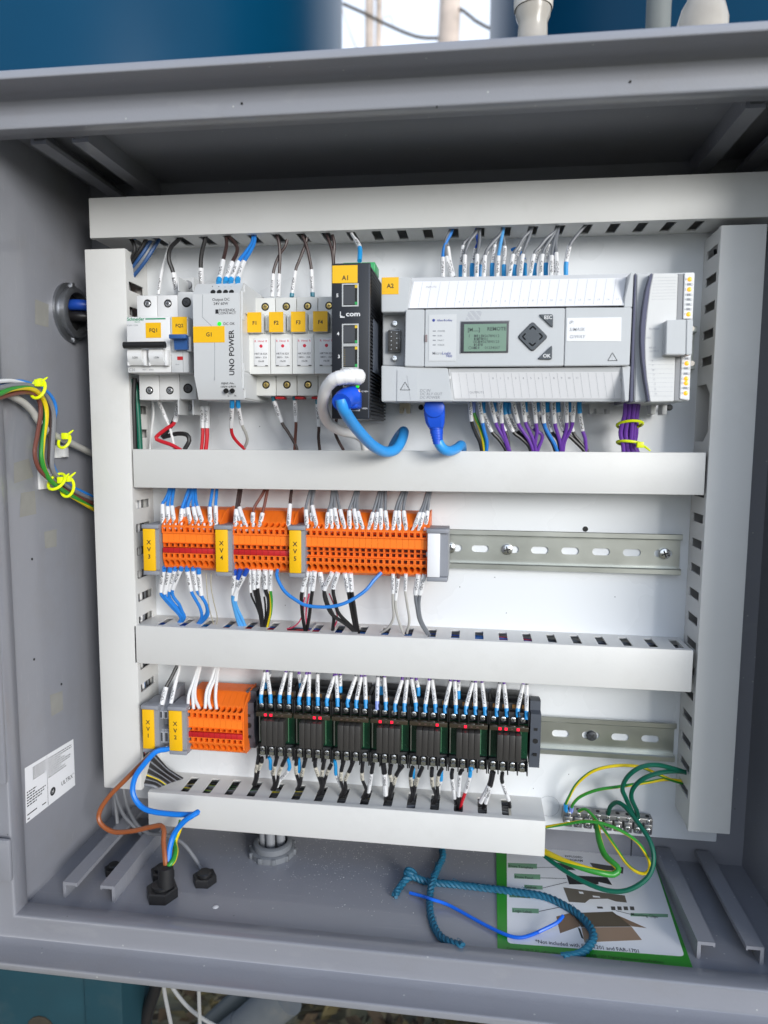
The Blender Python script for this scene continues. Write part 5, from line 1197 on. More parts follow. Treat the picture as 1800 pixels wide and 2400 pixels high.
many('B', [
 ('brown','280,634 290,440s 312,350 348,270 392,205 408,150',{'label':'dark brown wire from fuse F1, left of the crossing pair'}),
 ('brown','332,634 340,440s 346,330 345,235 335,160 318,110',{'label':'dark brown wire from fuse F1, right of the crossing pair','Y1':-35}),
 ('brown','447,634 448,612f 478,415s 502,345 540,250 562,190 575,130',{'label':'dark brown wire from fuse F2, left leg of the fork','fcol':'teal_ferrule'}),
 ('brown','622,632 622,606f 612,405s 600,330 580,235 560,175 535,110',{'label':'dark brown wire from fuse F3, right leg of the fork','fcol':'teal_ferrule','Y1':-35}),
 ('brown','800,634 803,500s 797,345 788,250 765,170 740,105',{'label':'dark brown wire behind the black switch, left of two','Y0':-38}),
 ('brown','815,634 815,500s 800,340 802,250 806,185 790,110',{'label':'dark brown wire behind the black switch, right of two','Y0':-36})], -36, -33, 1.3, 'wires into the tops of the row one devices', None)
wire('white sleeved wire with blue end into the green connector on the black switch','B','1020,330 1022,222f 985,150s 962,118 940,70',-72,-32,1.3,'white','wires into the tops of the row one devices',bulge=4)
# wires in the gap at the top left corner, shade put into the blue
for i, (col, sp, lb_) in enumerate((('black','440,110,-30 490,215,-31 470,300,-30 430,400,-24','black wire at the top left corner, leftmost between left and top ducts'),('shaded_blue','640,120,-26 590,215,-27 520,320,-28 450,420,-24','shade-darkened blue wire at the top left corner, lower of two between the ducts'),('grey','670,130,-24 618,225,-25 545,335,-27 460,450,-24','grey wire at the top left corner between the two shade-darkened blue ones'),('shaded_blue','700,140,-22 648,225,-24 570,345,-26 470,470,-24','shade-darkened blue wire at the top left corner, upper of two between the ducts'),('black','600,110,-30 560,200,-30 500,290,-30 440,380,-26','black wire at the top left corner touching the lower shade-darkened blue one'))):
    wire(lb_,'A',sp,-26,-24,1.7,col,'wires bending from the left duct into the top duct')
# below row 1
many('A', [
 ('green','475,1330 500,1420 512,1560 522,1700 535,1920',{'r':2.4,'Y0':-36,'Y1':-34,'label':'thick dark green wire beside the left duct under the breaker'}),
 ('black','490,1320 482,1500 488,1700 492,1920',{'r':2.0,'Y0':-38,'Y1':-37,'label':'thick black wire beside the left duct under the breaker'}),
 ('white','640,1500 648,1620 632,1760 618,1930',{'r':1.0,'Y0':-20,'Y1':-14,'label':'thin white wire straight down under the left pole of the breaker'}),
 ('white','690,1510 765,1690s 800,1790 835,1960',{'r':1.2,'Y0':-28,'Y1':-26,'label':'white wire slanting across the red and black loop under the breaker'}),
 ('red','862,1510 828,1690s 760,1745 670,1820 700,1850 800,1885 880,1930',{'r':1.7,'Y0':-28,'Y1':-32,'label':'red wire bent back to the left under the breaker'}),
 ('black','846,1620 800,1720 725,1815 760,1812 850,1790 930,1800 950,1850 910,1925',{'r':2.0,'Y0':-22,'Y1':-28,'label':'thick black wire looping under the breaker'}),
 ('red','1062,1560 1065,1742s 1062,1830 1050,1960',{'r':1.6,'label':'red wire under the grey block FQ2, left of two'}),
 ('red','1100,1560 1100,1742s 1100,1830 1085,1960',{'r':1.9,'label':'red wire under the grey block FQ2, right of two'}),
 ('red','1312,1500 1312,1560f 1305,1735s 1320,1810 1365,1870 1420,1920',{'r':1.4,'Y0':-66,'Y1':-30,'label':'red wire curving from the bottom of supply G1'}),
 ('clear','1365,1500 1365,1560f 1395,1710s 1430,1790 1440,1850 1415,1915',{'r':1.3,'Y0':-66,'Y1':-30,'label':'white wire curving from the bottom of supply G1'})], -30, -28, 1.8, 'wires below the row one devices', None)
many('B', [
 ('brown','292,1470 296,1505f 362,1695s 410,1770 475,1880 500,1960',{'label':'dark brown wire from the bottom of fuse F1','fcol':'teal_ferrule'}),
 ('redbrown','468,1470 472,1498f 482,1690s 478,1790 470,1950',{'label':'red brown wire from the bottom of fuse F2','fcol':'teal_ferrule'}),
 ('brown','664,1470 664,1530f 676,1730s 672,1820 685,1950',{'label':'dark brown wire from the bottom of fuse F3','fcol':'teal_ferrule'}),
 ('brown','825,1660 812,1770 840,1850 885,1930',{'label':'dark brown wire curving out under the black switch'})], -34, -26, 1.35, 'wires below the row one devices', None)
for i, x in enumerate((355,520,660)):
    q0,q1,za,zb = rect('B',x-38,1478,x+36,1500,-36); MB().bbox(q0,q1,-40,-30,za,zb,.6).part('rail_clip', red_plastic, FH[i])
# controller inputs
up_ = [
 ('blue','570,545 570,375s 573,330 590,262 640,165 655,120',{}),('grey','648,545 600,368s 592,300 592,235 612,185 645,120',{}),('grey','662,535 632,420 612,285s 604,225 615,180 648,115',{'Y0':-38}),
 ('grey','720,540 722,450f 742,275s 765,235 830,180 862,120',{'Y0':-38}),('grey','750,545 757,355s 772,295 800,230 845,175 870,115',{}),
 ('navy','815,540 818,435f 848,300s 868,255 860,205 850,165 860,110',{'Y0':-38}),('grey','855,545 860,350s 872,290 880,220 880,160 885,110',{}),
 ('grey','887,540 890,445f 945,320s 1000,225 1050,185 1090,120',{'Y0':-36}),('grey','915,545 927,360s 950,300 1000,240 1055,180 1085,115',{}),
 ('grey','985,540 988,432f 1010,268s 1030,215 1065,165 1085,110',{'Y0':-38}),('lightblue','1028,545 1040,365s 1050,300 1062,235 1075,165 1085,110',{}),('grey','1085,540 1086,445f 1092,280s 1085,225 1070,170 1075,110',{'Y0':-38}),
 ('grey','1130,545 1165,350s 1205,290 1255,205 1310,150 1325,110',{}),('grey','1175,540 1176,445f 1222,285s 1255,225 1300,165 1320,110',{'Y0':-38}),('grey','1222,545 1246,350s 1270,275 1300,200 1325,110',{}),
 ('blue','1262,540 1262,435f 1262,400s 1200,300 1150,310',{'Y0':-36,'Y1':-16}),('grey','1303,545 1340,350s 1385,290 1450,210 1530,145 1545,110',{}),('grey','1345,540 1347,432f 1390,305s 1440,240 1520,160 1540,110',{'Y0':-38}),
 ('grey','1393,545 1412,350s 1445,275 1500,190 1545,110',{}),('grey','1440,540 1442,430f 1466,265s 1500,195 1535,145 1545,105',{'Y0':-38}),('grey','1485,545 1490,360s 1505,265 1535,160 1548,105',{}),
 ('navy','1518,540 1515,360s 1520,265 1540,160 1550,105',{'Y0':-36}),('grey','1545,545 1528,335s 1525,250 1540,155 1552,105',{}),('grey','1610,540 1612,422f 1640,282s 1672,225 1715,170 1780,95',{'Y0':-38})]
many('C', up_, -46, -33, 1.35, 'wires into the controller inputs', lambda i, n: '%s wire with white sleeve, %s from the left above the controller' % (n, nth(i)), rs=1.75)
# controller outputs
dn = [
 ('black','795,1560 812,1755s 842,1850 882,1935 905,2040',{}),('yg','828,1580 830,1675f 850,1735 885,1820 912,1930 918,2040',{'fcol':'pale_ferrule','Y0':-40}),('blue','873,1560 905,1768s 922,1850 942,1930 935,2040',{}),
 ('black','915,1580 915,1680f 985,1845s 1040,1905 1095,1985 1115,2040',{'Y0':-38}),('purple','965,1560 1015,1765s 1045,1830 1095,1920 1135,2040',{}),('black','1010,1580 1010,1672f 1100,1840s 1120,1920 1130,2040',{'Y0':-34}),
 ('purple','1053,1560 1068,1770s 1082,1850 1112,1940 1142,2040',{}),('black','1100,1580 1100,1690f 1165,1845s 1225,1895 1295,1965 1322,2040',{'Y0':-38}),('black','1130,1580 1130,1690f 1200,1840s 1260,1900 1310,1965 1330,2040',{'Y0':-33}),
 ('purple','1155,1560 1205,1770s 1245,1840 1305,1930 1342,2040',{}),('purple','1240,1560 1266,1760s 1295,1830 1335,1920 1362,2040',{}),('purple','1270,1580 1272,1672f 1335,1815s 1400,1860 1410,1900 1385,1965 1360,2040',{'Y0':-38}),
 ('purple','1338,1560 1356,1770s 1365,1845 1350,1940 1350,2040',{}),('blue','1415,1560 1425,1770s 1455,1850 1510,1945 1545,2040',{}),('black','1372,1580 1374,1670f 1400,1720s 1450,1860 1500,1950 1530,2040',{'Y0':-34}),
 ('black','1455,1580 1455,1672f 1492,1845s 1540,1910 1570,2040',{'Y0':-38}),('purple','1500,1560 1516,1772s 1535,1850 1562,1940 1572,2040',{}),('black','1545,1580 1547,1672f 1592,1835s 1660,1900 1760,2000 1785,2050',{'Y0':-38}),
 ('purple','1610,1560 1616,1765s 1610,1840 1580,1930 1572,2040',{}),('black','1636,1580 1640,1672f 1668,1845s 1720,1920 1785,2000 1800,2050',{'Y0':-36}),('purple','1680,1560 1666,1760s 1645,1835 1598,1930 1582,2040',{}),
 ('purple','1724,1580 1726,1680f 1750,1838s 1772,1900 1782,2040',{'Y0':-40})]
many('C', dn, -46, -30, 1.5, 'wires out of the controller outputs', lambda i, n: '%s wire with white sleeve, %s from the left below the controller' % (n, nth(i)), rs=1.8)
# purple bundle of the output module
ptop = [(600,1590),(628,1590),(655,1592),(680,1590),(705,1590),(718,1588),(640,1592)]
for i, (x, y) in enumerate(ptop):
    k = (x-660)/58; xm_ = 632+k*56; wire('purple wire, %s from the left in the bundle under the output module' % nth([0,1,3,4,5,6,2][i]),'D','%d,%d %d,1700 %d,1850 %d,1950 %d,2050' % (x,y-20,645+k*50,622+k*62+(i%2)*6,630+k*50,650+k*62),-40+(i%3)*5-5,-34+(i%3)*5,1.75,'purple','purple wires under the output module')
def ring_tie(lab_, c, x, y, Y, rx_, rz_, tilt, tail, grp='yellow green cable ties'):
    p = at(c,x,y,Y); T = thing('cable_tie', lab_, 'cable tie', p, grp)
    pts = []
    for i in range(25):
        a = 2*math.pi*i/24; pts.append(p+Vector((math.cos(a)*rx_, math.sin(a)*rx_*.85, math.sin(a)*-rz_+math.cos(a)*tilt)))
    MB().tube(pts, 1.15, 8).part('strap', tie_yellow, T)
    h = p+Vector(tail); MB().bbox(h.x-2.6,h.x+2.6,h.y-2.6,h.y+2.0,h.z-2.2,h.z+2.6,.7).part('head', tie_yellow, T)
    d = Vector((tail[0],0,tail[2])).normalized() if Vector(tail).length else Vector((1,0,0)); MB().tube([h, h+d*4+Vector((0,-1,-.6)), h+d*8+Vector((0,-2,-3))], [1.3,1.1,.7], 6).part('tail', tie_yellow, T)
ring_tie('yellow green tie round the purple bundle, upper of two','D',635,1785,-36,9.8,2.8,.3,(3,12,1))
ring_tie('yellow green tie round the purple bundle, lower of two with its head in front','D',632,1945,-33,9.6,1.6,-1.2,(6,-9.5,-1.2))
# row 2 tops
t3 = [('blue','325,432 320,210s 335,180 368,115 388,40',{}),('blue','380,436 367,230s 375,160 402,40',{}),('blue','437,436 408,225s 412,150 428,40',{}),('blue','480,436 500,250s 525,170 572,40',{}),('blue','535,436 532,248s 568,150 600,40',{'Y0':-38}),('blue','592,436 555,240s 572,160 618,40',{}),('blue','652,438 605,235s 605,150 600,40',{}),('blue','710,436 645,230s 628,160 622,40',{}),('blue','765,436 758,235s 770,150 786,40',{}),('blue','815,425 812,225s 816,150 826,40',{})]
many('E', t3, -43, -24, 1.45, 'wires into the top of strip XV3', lambda i, n: 'blue wire into the top of strip XV3, %s from the left' % nth(i), fcol='blue')
t4 = [('brown','990,444 1002,255s 1012,180 1032,40',{}),('brown','1050,446 1008,262s 1022,180 1042,40',{'Y0':-42}),('brown','1106,446 1030,235s 1032,180 1052,40',{'Y0':-44}),('redbrown','1155,450 1158,285s 1180,215 1240,120 1275,50',{}),('redbrown','1210,450 1245,288s 1266,200 1298,40',{}),('brown','1482,436 1500,205s 1506,140 1518,40',{})]
many('E', t4, -43, -24, 1.4, 'wires into the top of strip XV4', lambda i, n: '%s wire into the top of strip XV4, %s from the left' % (n, nth(i)))
t5 = [('240,455 225,260s 235,190 270,60',{}),('290,452 278,288s 276,180 292,60',{'Y0':-40}),('335,450 283,220s 285,165 306,60',{}),('415,455 430,285s 455,200 470,65',{}),('465,458 457,255s 466,180 486,65',{}),('527,458 490,245s 490,180 492,65',{}),('592,458 542,258s 525,190 505,65',{}),('630,458 627,268s 650,190 690,70',{}),('702,458 672,252s 680,180 702,70',{}),('762,460 705,275s 698,190 716,70',{}),('800,465 846,285s 872,200 906,75',{}),('865,465 886,283s 900,200 920,75',{}),('922,460 918,250s 926,180 936,75',{}),('985,468 960,270s 960,190 962,75',{}),('1030,468 1056,270s 1076,190 1122,75',{}),('1092,468 1085,270s 1102,190 1140,75',{}),('1157,466 1130,270s 1136,190 1162,75',{}),('1210,470 1280,285s 1312,215 1352,80',{}),('1266,474 1310,285s 1332,205 1366,80',{}),('1332,455 1350,270s 1360,190 1380,80',{'Y0':-40})]
many('F', [('grey',a,b) for a, b in t5], -43, -24, 1.4, 'wires into the top of strip XV5', lambda i, n: 'grey wire into the top of strip XV5, %s from the left' % nth(i))
# row 2 bottoms
many('E', [('blue','337,792 330,815f 305,1015s 340,1080 402,1150 462,1212 492,1262 470,1300',{}),('blue','390,792 385,822f 340,1030s 370,1090 432,1160 490,1222 512,1258 480,1300',{}),('blue','445,792 436,812f 385,1005s 385,1070 432,1140 492,1202 506,1250 480,1300',{'Y0':-41}),('blue','497,792 490,808f 415,990s 420,1060 472,1130 502,1200 524,1248 500,1290',{}),('blue','550,792 548,815f 585,1005s 622,1080 668,1165 682,1250 640,1320',{}),('blue','605,792 605,812f 637,1000s 680,1060 718,1120 733,1200 700,1262 640,1325',{}),('blue','655,795 655,840f 680,1045s 702,1090 732,1150 740,1222 700,1280 640,1330',{}),
  ('tan','722,845 735,1050 760,1200 802,1345',{'r':.45,'label':'thin bare strand hanging from the XV3 strip, left of two'}),('tan','770,845 768,960 792,1100 826,1250 812,1345',{'r':.45,'label':'thin bare strand hanging from the XV3 strip, right of two'})], -43, -22, 1.5, 'wires out of the bottom of strip XV3', lambda i, n: 'blue wire out of the bottom of strip XV3, %s from the left' % nth(i), bulge=3, fcol='blue')
many('E', [('lightblue','992,808 985,850f 970,1040s 972,1110 1002,1235 1038,1345',{}),('lightblue','1045,808 1022,890f 995,1092s 1012,1170 1052,1255 1085,1330',{}),('lightblue','1105,808 1080,855f 985,1045s 975,1110 1012,1235 1062,1340',{'Y0':-45}),('black','1128,812 1136,1020s 1162,1095 1195,1165 1225,1260 1235,1350',{'r':.9}),('black','1165,812 1170,990s 1190,1080 1222,1220 1240,1355',{}),('black','1212,812 1200,975s 1216,1080 1240,1220 1250,1355',{}),('black','1235,830 1260,1055s 1270,1130 1272,1235 1262,1345',{'r':.9,'Y0':-40}),('black','1270,812 1272,985s 1300,1080 1300,1200 1266,1350',{'r':1.7}),('yg','1322,815 1318,1000s 1326,1080 1320,1200 1285,1345',{})], -43, -24, 1.5, 'wires out of the bottom of strip XV4', lambda i, n: '%s wire out of the bottom of strip XV4, %s from the left' % (n, nth(i)), bulge=3, fcol='navy')
wire('long thin blue jumper wire hanging in an arc between strips XV4 and XV5','E','1385,812,-42 1380,880,-48 1450,1010,-52 1560,1095,-53 1659,1143,-54 1850,1155,-54 2020,1115,-53 2190,1010,-50 2275,910,-46 2345,838,-42',-42,-42,1.5,'blue')
many('F', [('black','240,828 190,1010s 184,1100 196,1250 222,1400',{}),('pink','250,830 215,1060s 203,1110 200,1200 165,1290 100,1345 25,1362',{'r':.6,'Y0':-39,'rs':1.3}),('pink','275,828 255,1025s 236,1120 226,1250 245,1400',{'r':.7,'rs':1.3}),('black','306,825 286,1000s 270,1110 256,1240 228,1390',{}),('black','355,830 388,990s 432,1140 482,1250 470,1390',{'Y0':-40}),('black','470,836 396,998s 416,1130 472,1230 592,1312 692,1400',{}),('black','520,838 478,985s 495,1100 530,1215 640,1330 702,1400',{}),('black','585,842 616,1010s 636,1120 660,1250 692,1395',{}),('black','637,845 650,1010s 670,1130 690,1270 712,1395',{}),('pink','440,1030 475,1110 512,1220 510,1290 470,1370',{'r':.6,'Y0':-36,'Y1':-26}),
  ('clear','1032,850 1030,1030s 1030,1130 1036,1250 990,1345 905,1405',{'r':1.1}),('clear','1085,850 1080,880f 1055,1090s 1060,1190 1092,1310 1132,1412',{'r':1.1,'fcol':'redbrown'}),('clear','1150,850 1145,1005s 1162,1130 1182,1280 1160,1400',{'r':1.1}),('grey','1265,855 1240,1040s 1256,1170 1282,1290 1362,1425',{'r':1.6}),('grey','1322,855 1280,1040s 1270,1150 1292,1280 1368,1420',{'r':1.6})], -43, -26, 1.6, 'wires out of the bottom of strip XV5', lambda i, n: '%s wire out of the bottom of strip XV5, %s from the left' % ('thin red' if n == 'pink' else n, nth(i)), bulge=3)
# row 3 left
many('H', [('black','528,372 562,235s 602,160 660,40',{'r':1.7,'label':'black wire with white sleeve into the grey terminal beside XV1'}),('white','598,362 640,180s 660,110 668,40',{'r':1.3,'label':'white wire with white sleeve into the grey terminal beside XV2'}),
 ('white','733,405 737,300 770,200 818,55',{}),('white','775,406 770,290 790,190 822,55',{}),('white','822,402 790,330 786,250 802,180 832,55',{}),('white','865,402 876,270 912,180 948,65',{}),('white','910,404 892,340 906,250 945,160 962,65',{}),('white','955,406 946,320 952,220 972,65',{})], -43, -24, 1.45, 'white wires into the top of strip XV2', lambda i, n: 'white wire into the top of strip XV2, %s from the left' % nth(i-2))
wire('thick blue supply wire bending in front of the lowest duct to the black gland','H','590,712,-46 560,718,-52 480,738,-58 392,832,-62 322,932,-64 302,1045,-66 345,1140,-68 430,1195,-70 600,1220,-72 770,1224,-74 806,1206,-76 770,1230,-79 700,1280,-80 625,1375,-80 592,1480,-84 582,1560,-87 574,1610,-89 570,1650,-90',-46,-75,2.35,'bigblue')
wire('thick orange brown supply wire looping in front of the left duct to the gland','H','520,705,-44 470,740,-48 380,820,-52 250,950,-56 122,1080,-58 45,1200,-60 50,1290,-62 150,1358,-64 300,1352,-67 440,1322,-70 520,1310,-72 545,1345,-76 542,1430,-82 550,1526,-88 556,1600,-91 560,1650,-91',-44,-74,2.1,'bigbrown')
wire('yellow and green earth wire rising from the black cable gland','L','790,60,-62 772,125,-66 745,200,-70 752,265,-80 735,325,-88 712,352,-91 700,385,-91',-62,-76,2.4,'yg')
# relay tops
rt = [(215,445,250,150),(305,445,275,150),(398,445,455,150),(487,450,505,150),(587,462,655,172),(677,466,685,168),(766,470,765,168),(857,476,925,190),(958,480,945,182),(1060,486,1135,190),(1142,496,1188,195),(1232,496,1225,192),(1343,510,1350,198),(1427,516,1415,200),(1520,530,1585,225),(1610,530,1635,222)]
rtJ = [(225,525,185,215),(320,538,355,230),(415,538,385,222),(512,545,562,238),(615,548,605,238),(715,555,778,250),(805,560,805,250),(897,565,870,252),(1013,578,1038,265),(1108,580,1085,265),(1217,580,1268,268),(1302,605,1305,272)]
def rtop(c, i, x, y, tx_, ty_, idx, back=False):
    dx = (tx_-x); L1 = 72
    sp = '%d,%d %d,%df %d,%ds %d,%d %d,%d' % (x+3, y+4, x, y-L1, tx_, ty_, tx_+dx*.12, ty_-50, tx_+dx*.15, ty_-90)
    wire('%s wire with blue end into the top of the relay row, %s from the left' % ('purple' , nth(idx)) if not back else 'short rear wire with blue end above the relays, %s from the left' % nth(idx), c, sp, (-38.5 if not back else -26), -24, 1.35, 'purple' if idx % 3 else 'grey', 'wires into the tops of the relays' if not back else 'rear wires into the relays', rs=1.75, fcol='pale_ferrule' if idx == 12 and not back else 'ferrule')
for i, q in enumerate(rt): rtop('I', i, *q, i)
for i, q in enumerate(rtJ): rtop('J', i, *q, i+16)
for i, q in enumerate((('I',258,320,300,160),('I',600,330,585,165),('I',985,360,985,175),('I',1378,360,1385,205),('J',250,372,232,225),('J',640,405,642,240))): rtop(q[0], i, *q[1:], i, True)
# relay bottoms
rb = [('I','190,915 182,1028f 165,1112s 160,1180 140,1240','beige'),('I','222,930 222,1015f 192,1090s 178,1170 160,1240','beige'),('I','290,925 306,1005 308,1082f 330,1150s 345,1235','blue'),('I','372,920 352,1045f 335,1138s 345,1230 320,1290','beige'),('I','462,920 422,1050f 385,1138s 372,1230 345,1290','beige'),('I','470,930 484,1015 486,1092f 398,1200s 372,1260','blue'),('I','562,925 556,1040f 556,1132s 585,1235 560,1290','beige'),('I','650,935 630,1060f 610,1152s 595,1240 565,1290','beige'),('I','577,930 586,1025 588,1110f 575,1160s 580,1240','blue'),('I','745,935 740,1058f 770,1152s 800,1255 775,1320','beige'),('I','832,945 816,1080f 806,1152s 822,1250 790,1320','beige'),('I','895,1000 880,1080f 855,1135s 838,1190 815,1270','beige'),('I','930,955 940,1055 943,1135f 965,1200s 985,1260','blue'),('I','1020,960 996,1100f 990,1192s 1012,1290 985,1350','beige'),('I','1112,965 1072,1110f 1032,1192s 1040,1290 1000,1350','beige'),('I','1205,970 1196,1110f 1200,1192s 1235,1290 1200,1370','beige'),('I','1305,985 1290,1120f 1260,1312s 1235,1360','white'),('I','1400,985 1412,1120f 1426,1338s 1420,1400','thick'),('I','1480,1000 1466,1130f 1482,1202s 1470,1290 1440,1370','beige'),('I','1580,1000 1530,1150f 1510,1212s 1490,1290 1450,1370','beige'),
 ('J','100,1010 38,1140f 10,1232s -10,1320 -30,1380','beige'),('J','195,1020 176,1150f 180,1246s 192,1330 170,1400','beige'),('J','290,1025 256,1150f 225,1242s 205,1340 175,1400','beige'),('J','200,1030 203,1095 203,1165f 205,1230s 205,1300','blue'),('J','385,1030 380,1150f 390,1252s 420,1345 390,1420','beige'),('J','480,1035 450,1140f 435,1242s 440,1345 405,1420','beige'),('J','478,1045 474,1110 472,1192f 455,1245s 445,1330','blue'),('J','582,1045 576,1170f 606,1372s 615,1420','white'),('J','685,1045 656,1132f 642,1350s 640,1440 625,1490','white'),('J','776,1055 757,1080 752,1155f 708,1312s 680,1390 655,1470','redw'),('J','970,1065 945,1235f 856,1412s 850,1450','whiteb'),('J','985,1070 955,1250f 905,1420s 880,1470','white'),('J','1068,1075 1066,1212f 1130,1392s 1142,1460','white')]
for i, (c, sp, kd) in enumerate(rb):
    kw = dict(beige=dict(sleeve='beige_sleeve', fcol='black', col='black', rs=1.75), blue=dict(fcol='ferrule', col='white', rs=1.6, Y0=-34), white=dict(fcol='black', col='black', rs=1.7), thick=dict(fcol='black', col='black', rs=2.4), redw=dict(fcol='ferrule', col='red', rs=1.7), whiteb=dict(fcol='black', col='black', rs=2.1))[kd]
    y0 = kw.pop('Y0', -37.5); col = kw.pop('col'); tk = sp.split(); fx_, fy_ = map(float, tk[0].split(',')); tk[0] = '%g,%g' % (fx_, fy_+48); sp = ' '.join(tk)
    d_ = dict(beige='black wire with beige sleeve', blue='short wire with blue end', white='black wire with long white sleeve', thick='black wire with the thickest white sleeve', redw='red wire with white sleeve and blue end', whiteb='black wire with slanting white sleeve')[kd]
    wire('%s below the relays, %s from the left' % (d_, nth(i) if i < 30 else ['third from last','second from last','last'][i-30]), c, sp, y0, -24, 1.5, col, 'wires out of the bottoms of the relays', **kw)
# thick black wires pouring from the left duct into the lowest duct
for i in range(22):
    k = i/21; wire('%s wire sweeping from the left duct into the lowest duct, %s of the sheaf' % ('green' if i == 7 else 'black', nth(i)),'H','%d,%d %d,%d %d,%d %d,%d' % (360-20+k*130,985-k*225, 420+k*110,985-k*165+10, 480+k*105,1010-k*125, 560+k*130,1075-k*125),-36+k*20,-30+k*18,1.55,'yg' if i == 7 else 'black' if i % 4 else 'grey','sheaf of wires at the lower left corner')
# earth wires
many('K', [('yg','352,872 352,815f 375,760 442,650 570,552 750,512 930,522 1050,572 1170,622 1260,648',{'Y0':-12,'Y1':-14,'bulge':14,'label':'yellow and green earth wire arching highest from the left end of the earth bar'}),
 ('yg','395,880 396,842f 415,800 475,748 602,700 780,674 1000,640 1130,620 1260,632',{'Y0':-12,'Y1':-14,'bulge':10,'fcol':'pale_ferrule','label':'yellow and green earth wire rising gently from the earth bar to the right duct'}),
 ('green','912,920 905,868 862,762 882,680 962,610 1082,568 1200,555 1310,566',{'Y0':-14,'Y1':-24,'bulge':16,'r':1.9,'label':'dark green earth wire into the right duct, inner of two'}),
 ('green','882,905 822,772 792,690 832,600 922,530 1042,506 1170,530 1310,574',{'Y0':-14,'Y1':-24,'bulge':20,'r':1.9,'label':'dark green earth wire into the right duct, outer of two'}),
 ('green','680,892 700,830 750,798 812,832 902,942 1002,1092 1036,1232 1002,1362 902,1450 782,1490 642,1475 482,1410 332,1322 232,1250 150,1180',{'Y0':-12,'Y1':-34,'bulge':44,'r':1.9,'label':'long dark green earth wire hanging in a loop over the leaflet'}),
 ('yg','150,1000 200,990 350,966 500,946 650,966 802,1030 922,1122 1002,1262 986,1340 922,1346 832,1282 742,1152 642,1002 562,902 502,850 450,866',{'Y0':-30,'Y1':-12,'bulge':34,'label':'long thin yellow and green wire looping from the lowest duct to the earth bar'}),
 ('yg','592,955 610,1082 652,1202 722,1272 762,1318 722,1358 602,1340 432,1290 282,1230 130,1150',{'Y0':-14,'Y1':-30,'bulge':40,'r':2.6,'label':'thick yellow and green earth wire bent back below the earth bar'})], -14, -14, 1.35, 'earth wires', None)

# ================================================================== LEFT WALL: CABLES, TIES, HUB
XWALL = X0
def lw(lab_, sp, r, col, x0_=-53, x1_=-50, **kw): return wire(lab_,'M',sp,x0_,x1_,r,col,'cables tied to the left wall',mode='X',name='cable',cat='cable',**kw)
lw('thick pale grey cable running down behind the tied bundle on the left wall','-120,960 -20,985 90,1055 200,1118 280,1195 330,1275 420,1370 480,1405 560,1442 700,1512 830,1575',2.9,'clear',-58,-54)
lw('red brown wire in the tied bundle on the left wall','-140,1150 -60,1100 0,1076 150,1037 262,1036 332,1092 352,1200 326,1380 300,1550 332,1680 402,1762 520,1850 660,1930 830,2000',1.7,'redbrown',-52,-50)
lw('yellow and green wire in the tied bundle on the left wall','-140,1110 -60,1065 0,1040 100,1002 230,992 322,1026 386,1122 400,1250 370,1450 364,1620 420,1770 520,1862 660,1950 830,2050',2.0,'yg',-50,-49)
lw('grey wire in the tied bundle on the left wall','-140,1060 -60,1015 0,992 150,968 280,977 380,1042 440,1132 465,1262 452,1500 452,1680 522,1790 660,1890 830,1970',2.0,'cabgrey',-51,-50)
lw('dark brown wire in the tied bundle on the left wall','-140,1075 -60,1030 20,1012 150,1002 280,1004 370,1062 420,1172 440,1282 428,1500 430,1650 492,1772 640,1900 830,1990',1.5,'brown',-54,-51)
lw('black wire in the tied bundle on the left wall','-140,1085 -60,1040 20,1022 150,1012 272,1012 350,1080 380,1180 370,1300 352,1480 352,1640 412,1760 560,1870 830,2010',1.2,'black',-55,-52)
lw('blue wire in the tied bundle on the left wall','-140,1010 -40,960 60,940 180,936 282,962 382,1006 452,1082 480,1162 470,1262 440,1420 440,1600 500,1745 610,1840 700,1885 830,1945',1.6,'blue',-57,-51)
lw('white wire on top of the bundle at the left edge','-140,990 -60,945 0,935 100,932 190,952 280,985 350,1040 372,1150',1.7,'white',-53,-56)
def wtie(lab_, x, y, ln_, ang, hx, hy, X=-49):
    p = atx('M',x,y,X); T = thing('cable_tie', lab_, 'cable tie', p, 'yellow green cable ties'); pts = []; ca, sa = math.cos(ang), math.sin(ang)
    for i in range(21):
        a = 2*math.pi*i/20; u = math.cos(a)*ln_*.86; v = math.sin(a)*ln_*.62; pts.append(p+Vector((v+1, u*ca, u*sa)))
    MB().tube(pts, 1.25, 8).part('strap', tie_yellow, T); h = atx('M',hx,hy,X+3); MB().bbox(h.x-2.4,h.x+2.4,h.y-2.8,h.y+2.8,h.z-2.8,h.z+2.8,.8).part('head', tie_yellow, T)
    MB().tube([h,h+Vector((2,3,2.5)),h+Vector((3,7,5))],[1.2,1.0,.6],6).part('tail', tie_yellow, T)
wtie('yellow green tie at the top bend of the bundle on the left wall',318,1000,9.5,1.15,335,950); wtie('yellow green tie round the pale cable on the left wall',545,1450,8.0,1.0,565,1408,-51)
wtie('yellow green tie beside the white square mount on the left wall',480,1800,10.5,.75,528,1788); wtie('yellow green tie at the lower end of the bundle, nearest the duct',572,1850,9.5,1.3,585,1775)
def mount(lab_, x, y, w, h, X=X0):
    q = [atx('M',x+a*w,y+b*h,X) for a,b in ((-.5,-.5),(.5,-.5),(.5,.5),(-.5,.5))]; c = sum(q,Vector())/4; T = thing('tie_mount', lab_, 'tie mount', c, 'white adhesive tie mounts')
    ys = [v.y for v in q]; zs = [v.z for v in q]; MB().bbox(X,X+2.2,min(ys),max(ys),c.z-(max(zs)-min(zs))*.36,c.z+(max(zs)-min(zs))*.36,.5).part('base', white_plastic, T)
    MB().bbox(X+2,X+6,c.y-3.5,c.y+3.5,c.z-5,c.z+5,1).part('saddle', white_plastic, T)
